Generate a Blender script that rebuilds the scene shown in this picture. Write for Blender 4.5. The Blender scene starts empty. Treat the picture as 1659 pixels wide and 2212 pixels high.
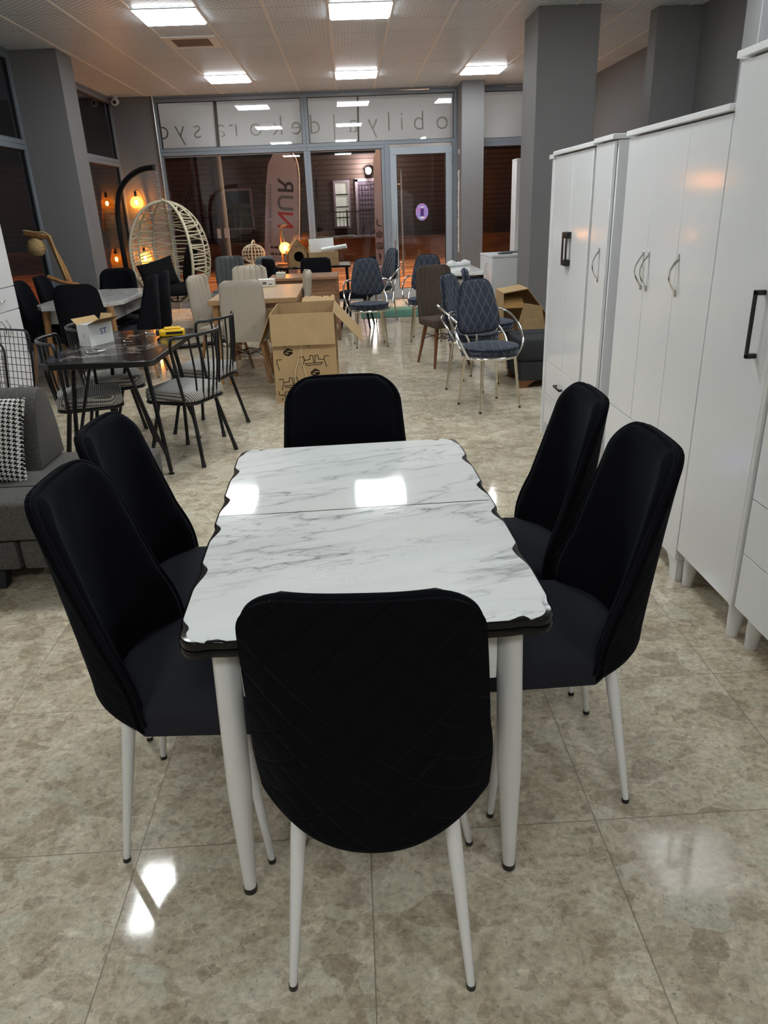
import bpy, bmesh, math, random
from mathutils import Vector, Matrix, Euler

C = bpy.context.scene.collection
S = bpy.context.scene
PI = math.pi
random.seed(7)

# ------------------------------------------------------------------ camera, world, lights, exposure
CAM_H = 1.522
F_PX = 1573.63
yaw, pitch, roll = -3.05690092e-02, -3.97286812e-01, -4.02098212e-02
fw = Vector((-math.sin(yaw) * math.cos(pitch), math.cos(yaw) * math.cos(pitch), math.sin(pitch)))
r0 = Vector((math.cos(yaw), math.sin(yaw), 0))
u0 = r0.cross(fw)
rt = r0 * math.cos(roll) + u0 * math.sin(roll)
up = u0 * math.cos(roll) - r0 * math.sin(roll)
cam_data = bpy.data.cameras.new('camera')
cam_data.sensor_fit = 'HORIZONTAL'
cam_data.sensor_width = 36.0
cam_data.lens = F_PX * 36.0 / 1659.0
cam_data.clip_start = 0.05
cam = bpy.data.objects.new('camera', cam_data)
m = Matrix.Identity(4)
for i in range(3):
    m[i][0], m[i][1], m[i][2] = rt[i], up[i], -fw[i]
m[0][3], m[1][3], m[2][3] = 0, 0, CAM_H
cam.matrix_world = m
C.objects.link(cam)
S.camera = cam

S.view_settings.view_transform = 'Standard'
S.view_settings.look = 'None'
S.view_settings.gamma = 1.0
S.view_settings.use_curve_mapping = False
S.view_settings.exposure = 0.66
S.cycles.use_denoising = True
S.cycles.max_bounces = 8
S.cycles.diffuse_bounces = 5
S.cycles.use_adaptive_sampling = True
S.cycles.adaptive_threshold = 0.04
S.cycles.glossy_bounces = 3
S.cycles.transmission_bounces = 4
S.cycles.transparent_max_bounces = 12
S.cycles.sample_clamp_indirect = 6.0
S.cycles.caustics_reflective = False
S.cycles.caustics_refractive = False

PANEL_EMIT = 21.0        # ceiling LED panels
BULB_EMIT = 400.0        # warm filament bulbs
STREET_POWER = 3600.0    # sodium street lamp outside

w = bpy.data.worlds.new('night_sky')
S.world = w
w.use_nodes = True
w.node_tree.nodes['Background'].inputs[0].default_value = (0.0065, 0.005, 0.007, 1)
w.node_tree.nodes['Background'].inputs[1].default_value = 1.0

def lamp(name, kind, loc, power, col, size=0.3, rot=None, spot=None):
    d = bpy.data.lights.new(name, kind)
    d.energy = power
    d.color = col
    if kind == 'AREA':
        d.size = size
    else:
        d.shadow_soft_size = size
    if spot:
        d.spot_size = spot
        d.spot_blend = 0.25
    o = bpy.data.objects.new(name, d)
    o.location = loc
    if rot:
        o.rotation_euler = rot
    C.objects.link(o)
    return o

lamp('street_light', 'SPOT', (2.5, 17.0, 6.5), STREET_POWER, (1.0, 0.60, 0.36), 0.3, spot=math.radians(113))
lamp('street_light', 'SPOT', (-9.0, 20.0, 7.5), STREET_POWER * 0.25, (1.0, 0.36, 0.08), 0.3, spot=math.radians(80))

# ------------------------------------------------------------------ material helpers
def new_mat(name):
    mt = bpy.data.materials.new(name)
    mt.use_nodes = True
    nt = mt.node_tree
    bs = nt.nodes['Principled BSDF']
    return mt, nt, bs

def setp(bs, **k):
    for kk, v in k.items():
        inp = bs.inputs[kk.replace('_', ' ')]
        if isinstance(v, (tuple, list)):
            inp.default_value = (*v, 1) if len(v) == 3 and len(inp.default_value) == 4 else v
        else:
            inp.default_value = v

def srgb(r, g, b):
    def f(c):
        c /= 255.0
        return c / 12.92 if c <= 0.04045 else ((c + 0.055) / 1.055) ** 2.4
    return (f(r), f(g), f(b))

class N:
    """tiny node builder"""
    def __init__(self, nt):
        self.nt = nt
    def node(self, t, **props):
        n = self.nt.nodes.new(t)
        for k, v in props.items():
            setattr(n, k, v)
        return n
    def put(self, sock, v):
        if hasattr(v, 'links') or isinstance(v, bpy.types.NodeSocket):
            self.nt.links.new(v, sock)
        elif isinstance(v, (tuple, list)):
            sock.default_value = (*v, 1) if len(v) == 3 and len(sock.default_value) == 4 else v
        else:
            sock.default_value = v
    def coord(self, kind='Object'):
        return self.node('ShaderNodeTexCoord').outputs[kind]
    def math(self, op, a, b=None, c=None, clamp=False):
        n = self.node('ShaderNodeMath', operation=op, use_clamp=clamp)
        self.put(n.inputs[0], a)
        if b is not None:
            self.put(n.inputs[1], b)
        if c is not None:
            self.put(n.inputs[2], c)
        return n.outputs[0]
    def vmath(self, op, a, b=None, scale=None):
        n = self.node('ShaderNodeVectorMath', operation=op)
        self.put(n.inputs[0], a)
        if b is not None:
            self.put(n.inputs[1], b)
        if scale is not None:
            self.put(n.inputs['Scale'], scale)
        return n.outputs[0] if op not in ('LENGTH', 'DISTANCE', 'DOT_PRODUCT') else n.outputs['Value']
    def sep(self, v):
        n = self.node('ShaderNodeSeparateXYZ')
        self.put(n.inputs[0], v)
        return n.outputs
    def comb(self, x, y, z):
        n = self.node('ShaderNodeCombineXYZ')
        for i, v in enumerate((x, y, z)):
            self.put(n.inputs[i], v)
        return n.outputs[0]
    def noise(self, v, scale, detail=4, rough=0.55, dist=0.0):
        n = self.node('ShaderNodeTexNoise')
        self.put(n.inputs['Vector'], v)
        n.inputs['Scale'].default_value = scale
        n.inputs['Detail'].default_value = detail
        n.inputs['Roughness'].default_value = rough
        n.inputs['Distortion'].default_value = dist
        return n.outputs['Fac'], n.outputs['Color']
    def voronoi(self, v, scale, feature='F1', rnd=1.0):
        n = self.node('ShaderNodeTexVoronoi', feature=feature)
        self.put(n.inputs['Vector'], v)
        n.inputs['Scale'].default_value = scale
        n.inputs['Randomness'].default_value = rnd
        return n.outputs
    def ramp(self, f, stops):
        n = self.node('ShaderNodeValToRGB')
        self.put(n.inputs[0], f)
        el = n.color_ramp.elements
        while len(el) < len(stops):
            el.new(0.5)
        for e, (p, c) in zip(el, stops):
            e.position = p
            if not isinstance(c, (tuple, list)):
                c = (c, c, c)
            e.color = (*c, 1)
        return n.outputs[0]
    def mix(self, f, a, b, blend='MIX'):
        n = self.node('ShaderNodeMix', data_type='RGBA', blend_type=blend)
        self.put(n.inputs[0], f)
        self.put(n.inputs[6], a)
        self.put(n.inputs[7], b)
        return n.outputs[2]
    def bump(self, h, strength=0.3, dist=0.01):
        n = self.node('ShaderNodeBump')
        self.put(n.inputs['Height'], h)
        n.inputs['Strength'].default_value = strength
        n.inputs['Distance'].default_value = dist
        return n.outputs[0]
    def mapping(self, v, scale=(1, 1, 1), rot=(0, 0, 0), loc=(0, 0, 0)):
        n = self.node('ShaderNodeMapping')
        self.put(n.inputs['Vector'], v)
        n.inputs['Scale'].default_value = scale
        n.inputs['Rotation'].default_value = rot
        n.inputs['Location'].default_value = loc
        return n.outputs[0]

def plain(name, col, rough=0.5, metal=0.0, spec=0.5, var=0.0, vscale=20.0, bump=0.0, coat=0.0):
    mt, nt, bs = new_mat(name)
    setp(bs, Base_Color=col, Roughness=rough, Metallic=metal, Specular_IOR_Level=spec, Coat_Weight=coat)
    n = N(nt)
    if var > 0 or bump > 0:
        f, _ = n.noise(n.coord(), vscale, 4, 0.6)
        if var > 0:
            lo = tuple(c * (1 - var) for c in col)
            hi = tuple(min(1, c * (1 + var)) for c in col)
            nt.links.new(n.ramp(f, [(0.3, lo), (0.7, hi)]), bs.inputs['Base Color'])
        if bump > 0:
            nt.links.new(n.bump(f, bump, 0.003), bs.inputs['Normal'])
    return mt

def emit(name, col, strength):
    mt, nt, bs = new_mat(name)
    setp(bs, Base_Color=(0.8, 0.8, 0.8), Emission_Color=col, Emission_Strength=strength)
    return mt

def glass_mat(name, tint=(0.9, 0.9, 0.9), ior=1.85, rough=0.0):
    mt, nt, bs = new_mat(name)
    nt.nodes.remove(bs)
    n = N(nt)
    tr = n.node('ShaderNodeBsdfTransparent')
    tr.inputs[0].default_value = (*tint, 1)
    gl = n.node('ShaderNodeBsdfGlossy')
    gl.inputs['Roughness'].default_value = rough
    fr = n.node('ShaderNodeFresnel')
    fr.inputs[0].default_value = ior
    mx = n.node('ShaderNodeMixShader')
    nt.links.new(fr.outputs[0], mx.inputs[0])
    nt.links.new(tr.outputs[0], mx.inputs[1])
    nt.links.new(gl.outputs[0], mx.inputs[2])
    nt.links.new(mx.outputs[0], nt.nodes['Material Output'].inputs[0])
    return mt

M = {}
# ---- floor: polished brecciated marble tiles, 60 cm
def floor_mat():
    mt, nt, bs = new_mat('marble_floor_tiles')
    n = N(nt)
    co = n.coord()
    s = n.sep(co)
    T = 0.5983
    fx = n.math('DIVIDE', n.math('ADD', s[0], 0.0265), T)
    fy = n.math('DIVIDE', n.math('SUBTRACT', s[1], 0.2400), 0.6003)
    ix, iy = n.math('FLOOR', fx), n.math('FLOOR', fy)
    wn = n.node('ShaderNodeTexWhiteNoise', noise_dimensions='3D')
    nt.links.new(n.comb(ix, iy, 0.0), wn.inputs['Vector'])
    off = n.vmath('SCALE', wn.outputs['Color'], scale=9.0)
    p = n.vmath('ADD', co, off)
    # distortion
    _, d1 = n.noise(p, 4.0, 4, 0.6)
    _, d2 = n.noise(p, 20.0, 4, 0.65)
    pd = n.vmath('ADD', p, n.vmath('SCALE', n.vmath('SUBTRACT', d1, (0.5, 0.5, 0.5)), scale=0.07))
    pd2 = n.vmath('ADD', pd, n.vmath('SCALE', n.vmath('SUBTRACT', d2, (0.5, 0.5, 0.5)), scale=0.030))
    ps = n.mapping(pd2, scale=(1.0, 1.5, 1.0), rot=(0, 0, 0.5))
    big, _ = n.noise(p, 2.6, 5, 0.65)
    mid, _ = n.noise(pd, 9.0, 5, 0.7)
    fine, _ = n.noise(p, 60.0, 4, 0.75)
    base = n.ramp(mid, [(0.30, srgb(172, 158, 135)), (0.5, srgb(203, 190, 168)), (0.70, srgb(228, 219, 199))])
    # three sizes of angular broken fragments, sparse, each with its own tone
    for sc, thr, amt in ((44.0, 0.45, 0.55), (20.0, 0.60, 0.60), (8.5, 0.80, 0.75)):
        v = n.voronoi(ps, sc)
        e = n.voronoi(ps, sc, 'DISTANCE_TO_EDGE')['Distance']
        cc = n.sep(v['Color'])
        tone = n.ramp(cc[0], [(0.0, srgb(138, 120, 101)), (0.30, srgb(162, 145, 123)), (0.62, srgb(186, 173, 150)), (0.85, srgb(206, 199, 178)), (1.0, srgb(208, 210, 194))])
        tone = n.mix(0.35, tone, base)
        msk = n.math('MULTIPLY', n.math('GREATER_THAN', cc[2], thr), amt)
        base = n.mix(msk, base, tone)
        rimm = n.math('MULTIPLY', n.ramp(e, [(0.0, 0.75), (0.03, 0.0)]), n.ramp(big, [(0.40, 0.10), (0.62, 0.85)]))
        base = n.mix(rimm, base, srgb(222, 212, 192))
    # hairline cream veins
    hv, _ = n.noise(n.mapping(p, scale=(1.0, 2.2, 1.0), rot=(0, 0, 0.6)), 3.5, 6, 0.62, 0.3)
    hl = n.ramp(n.math('ABSOLUTE', n.math('SUBTRACT', hv, 0.5)), [(0.0, 0.6), (0.004, 0.15), (0.012, 0.0)])
    col = n.mix(hl, base, srgb(212, 203, 184))
    fr = n.ramp(fine, [(0.30, 0.66), (0.46, 0.93), (0.58, 1.05), (0.70, 1.22)])
    col = n.mix(1.0, col, fr, 'MULTIPLY')
    sp, _ = n.noise(p, 110.0, 2, 0.5)
    col = n.mix(n.ramp(sp, [(0.66, 0.0), (0.75, 0.55)]), col, srgb(92, 76, 62))
    # grout
    gx = n.math('ABSOLUTE', n.math('SUBTRACT', n.math('FRACT', fx), 0.5))
    gy = n.math('ABSOLUTE', n.math('SUBTRACT', n.math('FRACT', fy), 0.5))
    g = n.math('MAXIMUM', gx, gy)
    gm = n.ramp(g, [(0.4970, 0.0), (0.4982, 1.0)])
    col = n.mix(gm, col, srgb(112, 100, 84))
    nt.links.new(col, bs.inputs['Base Color'])
    nt.links.new(n.ramp(gm, [(0, 0.07), (1, 0.6)]), bs.inputs['Roughness'])
    wav, _ = n.noise(co, 9.0, 2, 0.5)
    h = n.math('SUBTRACT', n.math('MULTIPLY', wav, 0.35), gm)
    nt.links.new(n.bump(h, 0.12, 0.004), bs.inputs['Normal'])
    return mt
M['floor'] = floor_mat()

def white_marble(name, veins=(98, 104, 116), base=(240, 242, 242), rot=0.20, rough=0.06, amount=1.0):
    mt, nt, bs = new_mat(name)
    n = N(nt)
    co = n.coord()
    p = n.mapping(n.mapping(co, rot=(0, 0, -rot)), scale=(0.75, 2.9, 1.6))
    _, d = n.noise(p, 2.2, 4, 0.55)
    pd = n.vmath('ADD', p, n.vmath('SCALE', n.vmath('SUBTRACT', d, (0.5, 0.5, 0.5)), scale=0.75))
    f1, _ = n.noise(pd, 1.9, 3, 0.5)
    f2, _ = n.noise(pd, 4.6, 4, 0.6)
    mk, _ = n.noise(p, 1.8, 3, 0.5)
    a1 = n.math('ABSOLUTE', n.math('SUBTRACT', f1, 0.5))
    a2 = n.math('ABSOLUTE', n.math('SUBTRACT', f2, 0.5))
    v1 = n.ramp(a1, [(0.0, 0.80 * amount), (0.005, 0.36 * amount), (0.018, 0.12 * amount), (0.05, 0.0)])
    v2 = n.ramp(a2, [(0.0, 0.65 * amount), (0.006, 0.25 * amount), (0.022, 0.0)])
    m1 = n.ramp(mk, [(0.38, 0.10), (0.56, 1.0)])
    m2 = n.ramp(mk, [(0.46, 0.0), (0.60, 1.0)])
    v = n.math('MAXIMUM', n.math('MULTIPLY', v1, m1), n.math('MULTIPLY', v2, m2))
    cl, _ = n.noise(p, 1.2, 4, 0.6)
    b = n.ramp(cl, [(0.3, srgb(*[int(c * 0.94) for c in base])), (0.65, srgb(*base))])
    col = n.mix(v, b, srgb(*veins))
    nt.links.new(col, bs.inputs['Base Color'])
    setp(bs, Roughness=rough)
    return mt
M['marble_top'] = white_marble('white_marble_laminate')
M['marble_grey'] = white_marble('grey_veined_marble', veins=(120, 112, 106), base=(205, 203, 200), rot=0.6, rough=0.06)

def black_marble():
    mt, nt, bs = new_mat('black_marble_laminate')
    n = N(nt)
    co = n.coord()
    _, d = n.noise(co, 2.5, 5, 0.65)
    pd = n.vmath('ADD', co, n.vmath('SCALE', n.vmath('SUBTRACT', d, (0.5, 0.5, 0.5)), scale=0.7))
    f1, _ = n.noise(pd, 2.2, 4, 0.55)
    a1 = n.math('ABSOLUTE', n.math('SUBTRACT', f1, 0.5))
    v = n.ramp(a1, [(0.0, 0.9), (0.008, 0.3), (0.025, 0.0)])
    mk, _ = n.noise(co, 3.0, 3, 0.5)
    v = n.math('MULTIPLY', v, n.ramp(mk, [(0.38, 0.0), (0.52, 1.0)]))
    b = n.ramp(f1, [(0.3, srgb(18, 17, 17)), (0.7, srgb(34, 32, 31))])
    nt.links.new(n.mix(v, b, srgb(160, 150, 140)), bs.inputs['Base Color'])
    setp(bs, Roughness=0.12, Specular_IOR_Level=0.38)
    return mt
M['black_marble'] = black_marble()

def velvet(name, base, tint, sheen=0.35, quilt=None, srough=0.35):
    mt, nt, bs = new_mat(name)
    n = N(nt)
    co = n.coord()
    big, _ = n.noise(co, 7.0, 3, 0.5, 0.8)
    sh = n.ramp(big, [(0.35, sheen * 0.45), (0.65, sheen)])
    nt.links.new(sh, bs.inputs['Sheen Weight'])
    setp(bs, Base_Color=base, Roughness=0.95, Specular_IOR_Level=0.03, Sheen_Roughness=srough, Sheen_Tint=tint)
    fine, _ = n.noise(co, 260.0, 2, 0.5)
    h = n.math('MULTIPLY', fine, 0.06)
    if quilt:
        kx, kz, wdt = quilt
        s = n.sep(co)
        def tri(v):
            return n.math('ABSOLUTE', n.math('SUBTRACT', n.math('FRACT', v), 0.5))
        a = n.math('MULTIPLY', s[0], kx)
        b = n.math('MULTIPLY', s[2], kz)
        t1 = tri(n.math('ADD', a, b))
        t2 = tri(n.math('SUBTRACT', a, b))
        t = n.math('MINIMUM', t1, t2)
        g = n.ramp(t, [(0.0, 0.0), (wdt, 0.75), (0.3, 1.0)])
        h = n.math('ADD', h, g)
        nt.links.new(n.bump(h, 0.7, 0.006), bs.inputs['Normal'])
    else:
        nt.links.new(n.bump(h, 0.3, 0.004), bs.inputs['Normal'])
    return mt
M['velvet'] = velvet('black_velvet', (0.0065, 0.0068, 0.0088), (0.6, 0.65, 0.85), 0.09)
M['velvet_seat_lit'] = velvet('black_velvet_seat_lit', (0.026, 0.027, 0.034), (0.6, 0.65, 0.85), 0.06)  # same velvet as the backs, light from above painted in as paler colour
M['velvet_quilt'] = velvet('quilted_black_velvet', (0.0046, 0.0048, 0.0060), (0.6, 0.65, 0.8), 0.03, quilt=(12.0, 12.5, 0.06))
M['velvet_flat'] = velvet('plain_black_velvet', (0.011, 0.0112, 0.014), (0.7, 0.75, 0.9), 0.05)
def blue_quilt():
    mt, nt, bs = new_mat('quilted_slate_blue_fabric')
    n = N(nt)
    co = n.coord()
    s = n.sep(co)
    def tri(v):
        return n.math('ABSOLUTE', n.math('SUBTRACT', n.math('FRACT', v), 0.5))
    a = n.math('MULTIPLY', s[0], 14.0)
    b = n.math('MULTIPLY', n.math('ADD', s[2], n.math('MULTIPLY', s[1], 0.9)), 8.5)
    t = n.math('MINIMUM', tri(n.math('ADD', a, b)), tri(n.math('SUBTRACT', a, b)))
    line = n.ramp(t, [(0.0, 1.0), (0.035, 0.6), (0.07, 0.0)])
    f, _ = n.noise(co, 30, 3, 0.5)
    base = n.ramp(f, [(0.3, srgb(37, 41, 52)), (0.7, srgb(50, 55, 67))])
    nt.links.new(n.mix(n.math('MULTIPLY', line, 0.5), base, srgb(116, 116, 116)), bs.inputs['Base Color'])
    setp(bs, Roughness=0.75, Specular_IOR_Level=0.2, Sheen_Weight=0.25, Sheen_Tint=(0.7, 0.8, 1.0))
    g = n.ramp(t, [(0.0, 0.0), (0.12, 0.8), (0.4, 1.0)])
    nt.links.new(n.bump(g, 0.6, 0.01), bs.inputs['Normal'])
    return mt
M['blue_quilt'] = blue_quilt()
M['blue_plain'] = velvet('slate_blue_velvet', srgb(36, 41, 54), (0.7, 0.8, 1.0), 0.25)

def hounds(name, thread, swap=False):
    mt, nt, bs = new_mat(name)
    n = N(nt)
    s = n.sep(n.coord())
    u = n.math('DIVIDE', n.math('ADD', s[0], n.math('MULTIPLY', s[2], 0.0 if swap else 0.5)), thread)
    v = n.math('DIVIDE', n.math('ADD', s[2] if swap else s[1], n.math('MULTIPLY', s[1] if swap else s[2], 0.3 if swap else 0.9)), thread)
    u, v = n.math('FLOOR', u), n.math('FLOOR', v)
    wu = n.math('LESS_THAN', n.math('FLOORED_MODULO', u, 8.0), 4.0)
    wv = n.math('LESS_THAN', n.math('FLOORED_MODULO', v, 8.0), 4.0)
    tw = n.math('LESS_THAN', n.math('FLOORED_MODULO', n.math('SUBTRACT', u, v), 4.0), 2.0)
    k = n.math('ADD', n.math('MULTIPLY', tw, wu), n.math('MULTIPLY', n.math('SUBTRACT', 1.0, tw), wv))
    nt.links.new(n.mix(k, srgb(14, 14, 16), srgb(214, 212, 208)), bs.inputs['Base Color'])
    setp(bs, Roughness=0.85, Specular_IOR_Level=0.15)
    return mt
M['hounds_seat'] = hounds('small_houndstooth_fabric', 0.0015)
M['hounds_cushion'] = hounds('large_houndstooth_fabric', 0.0025, swap=True)

def ceiling_mat():
    mt, nt, bs = new_mat('patterned_ceiling_tiles')
    n = N(nt)
    co = n.coord()
    s = n.sep(co)
    T = 0.6
    fx = n.math('DIVIDE', n.math('ADD', s[0], 1.881), T)
    fy = n.math('DIVIDE', n.math('SUBTRACT', s[1], 0.27), T)
    # staggered oval lozenges pressed into each tile
    px = n.math('MULTIPLY', fx, 8.0)
    py = n.math('MULTIPLY', fy, 16.0)
    row = n.math('FLOOR', py)
    px = n.math('ADD', px, n.math('MULTIPLY', n.math('FLOORED_MODULO', row, 2.0), 0.5))
    ax = n.math('ABSOLUTE', n.math('SUBTRACT', n.math('FRACT', px), 0.5))
    ay = n.math('ABSOLUTE', n.math('SUBTRACT', n.math('FRACT', py), 0.5))
    r = n.math('ADD', n.math('POWER', n.math('MULTIPLY', ax, 2.3), 2.5), n.math('POWER', n.math('MULTIPLY', ay, 2.5), 2.5))
    ov = n.ramp(r, [(0.45, 1.0), (0.95, 0.0)])
    f, _ = n.noise(co, 1.3, 3, 0.5)
    hi = n.ramp(f, [(0.3, srgb(228, 237, 244)), (0.7, srgb(234, 243, 250))])
    lo = n.ramp(f, [(0.3, srgb(172, 180, 187)), (0.7, srgb(180, 188, 195))])
    col = n.mix(ov, lo, hi)
    gy = n.math('ABSOLUTE', n.math('SUBTRACT', n.math('FRACT', fy), 0.5))
    wob, _ = n.noise(n.mapping(co, scale=(0.7, 1.7, 1)), 1.0, 2, 0.5)
    gap = n.math('MULTIPLY', n.ramp(gy, [(0.490, 0.0), (0.4945, 1.0)]), n.ramp(wob, [(0.38, 0.35), (0.56, 1.0)]))
    col = n.mix(gap, col, srgb(70, 58, 48))
    nt.links.new(col, bs.inputs['Base Color'])
    nt.links.new(n.bump(n.math('SUBTRACT', ov, gap), 0.25, 0.003), bs.inputs['Normal'])
    setp(bs, Roughness=0.38, Specular_IOR_Level=0.35)
    return mt
M['ceiling'] = ceiling_mat()

def wood(name, c1, c2, scale=(1, 14, 14), rough=0.4, ring=3.0):
    mt, nt, bs = new_mat(name)
    n = N(nt)
    co = n.mapping(n.coord(), scale=scale)
    f, _ = n.noise(co, ring, 5, 0.6, 1.2)
    nt.links.new(n.ramp(f, [(0.3, c1), (0.7, c2)]), bs.inputs['Base Color'])
    setp(bs, Roughness=rough)
    return mt
M['oak'] = wood('light_oak', srgb(150, 118, 82), srgb(180, 147, 108))
M['oak_leg'] = wood('light_oak_leg', srgb(150, 108, 66), srgb(178, 134, 88), scale=(14, 14, 1))
M['walnut'] = wood('walnut', srgb(104, 72, 52), srgb(160, 120, 90))
M['brown_leg'] = wood('brown_beech', srgb(104, 62, 34), srgb(128, 80, 46), scale=(14, 14, 1))
M['drift'] = wood('driftwood', srgb(126, 84, 46), srgb(180, 130, 80), scale=(6, 6, 2), rough=0.8)
M['plywood'] = wood('pale_plywood', srgb(150, 116, 76), srgb(186, 150, 106))

M['card'] = plain('brown_cardboard', srgb(176, 148, 110), 0.85, spec=0.1, var=0.07, vscale=9)
M['card_in'] = plain('cardboard_inside', srgb(160, 124, 80), 0.9, spec=0.05, var=0.06, vscale=9)
M['ink'] = plain('black_print', srgb(40, 34, 28), 0.8, spec=0.1)
M['tape'] = plain('loose_pale_tape', srgb(206, 186, 150), 0.2)
M['white_wall'] = plain('white_wall_paint', srgb(232, 230, 226), 0.7)
M['grey_wall'] = plain('grey_wall_paint', srgb(119, 118, 120), 0.55, spec=0.3, var=0.02, vscale=3, bump=0.05)
M['frame'] = plain('grey_window_profile', srgb(122, 130, 140), 0.35, spec=0.5)
M['door_frame'] = plain('light_grey_door_profile', srgb(150, 160, 170), 0.35, spec=0.5)
M['gasket'] = plain('dark_gasket', (0.01, 0.01, 0.012), 0.5)
M['glass'] = glass_mat('window_glass', (0.92, 0.92, 0.92))
M['white_lac'] = plain('white_gloss_lacquer', srgb(232, 233, 236), 0.09, spec=0.5, bump=0.04, vscale=120)
M['white_edge'] = plain('white_edge_band', srgb(232, 234, 236), 0.3)
M['white_leg'] = plain('white_painted_metal', srgb(222, 222, 222), 0.22)
M['black_plastic'] = plain('black_plastic', (0.008, 0.008, 0.008), 0.35)
M['black_trim'] = plain('black_gloss_edging', (0.005, 0.005, 0.005), 0.16, spec=0.28)
M['black_metal'] = plain('black_powder_coated_steel', (0.005, 0.005, 0.0055), 0.30, spec=0.4)
M['chrome'] = plain('polished_chrome', (0.82, 0.81, 0.78), 0.08, metal=1.0)
M['champagne'] = plain('champagne_plated_steel', (0.66, 0.60, 0.48), 0.22, metal=1.0)
M['steel'] = plain('brushed_steel', (0.6, 0.6, 0.6), 0.3, metal=1.0)
M['zinc'] = plain('zinc_screw', (0.8, 0.8, 0.8), 0.25, metal=1.0)
M['cream'] = plain('cream_linen_fabric', srgb(178, 168, 154), 0.95, spec=0.1, var=0.10, vscale=160, bump=0.2)
M['grey_fab'] = plain('dark_grey_sofa_fabric', srgb(86, 84, 82), 0.95, spec=0.1, var=0.45, vscale=150, bump=0.25)
M['char_fab'] = plain('charcoal_fabric', srgb(54, 55, 57), 0.95, spec=0.1, var=0.15, vscale=200, bump=0.15)
M['steel_fab'] = plain('slate_grey_fabric', srgb(96, 100, 102), 0.95, spec=0.1, var=0.1, vscale=120)
M['brown_fab'] = plain('taupe_brown_suede', srgb(84, 74, 66), 0.9, spec=0.1, var=0.08, vscale=40)
M['black_fab'] = plain('black_canvas', (0.008, 0.008, 0.009), 0.9, spec=0.15, bump=0.2, vscale=150)
M['rattan'] = plain('cream_resin_rattan', srgb(196, 186, 160), 0.5, var=0.08, vscale=60)
M['rope'] = plain('jute_rope', srgb(176, 150, 108), 0.95, spec=0.05, var=0.2, vscale=120, bump=0.4)
M['white_card'] = plain('white_carton', srgb(220, 220, 218), 0.6, var=0.02, vscale=8)
M['foam'] = plain('white_foam_board', srgb(226, 228, 228), 0.8, var=0.03, vscale=30)
M['blue_ink'] = plain('blue_print', srgb(52, 74, 150), 0.6)
M['yellow'] = plain('yellow_plastic', srgb(222, 178, 20), 0.35)
M['green'] = plain('green_rubber', srgb(72, 108, 96), 0.95, spec=0.1, var=0.1, vscale=90, bump=0.3)
M['plaster'] = plain('white_plaster', srgb(226, 224, 220), 0.9, var=0.03)
M['white_plastic'] = plain('white_plastic', srgb(225, 225, 222), 0.4)
M['vent'] = plain('brown_grey_vent_mesh', srgb(120, 108, 98), 0.7)
M['panel'] = emit('led_panel_diffuser', (0.94, 0.985, 0.985), PANEL_EMIT)
M['bulb'] = emit('warm_filament', (1.0, 0.50, 0.14), BULB_EMIT)
M['bubble'] = plain('clear_plastic_wrap', srgb(230, 232, 232), 0.25)
M['seam'] = plain('dark_seam', (0.012, 0.012, 0.013), 0.9)
def rope_shade():
    mt, nt, bs = new_mat('amber_glass_shade')
    n = N(nt)
    tl = n.node('ShaderNodeBsdfTranslucent')
    tl.inputs[0].default_value = (0.80, 0.42, 0.10, 1)
    nt.nodes.remove(bs)
    tp = n.node('ShaderNodeBsdfTransparent')
    tp.inputs[0].default_value = (1.0, 0.66, 0.30, 1)
    mx = n.node('ShaderNodeMixShader')
    mx.inputs[0].default_value = 0.5
    nt.links.new(tp.outputs[0], mx.inputs[1])
    nt.links.new(tl.outputs[0], mx.inputs[2])
    nt.links.new(mx.outputs[0], nt.nodes['Material Output'].inputs[0])
    return mt
M['shade'] = rope_shade()

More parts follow.
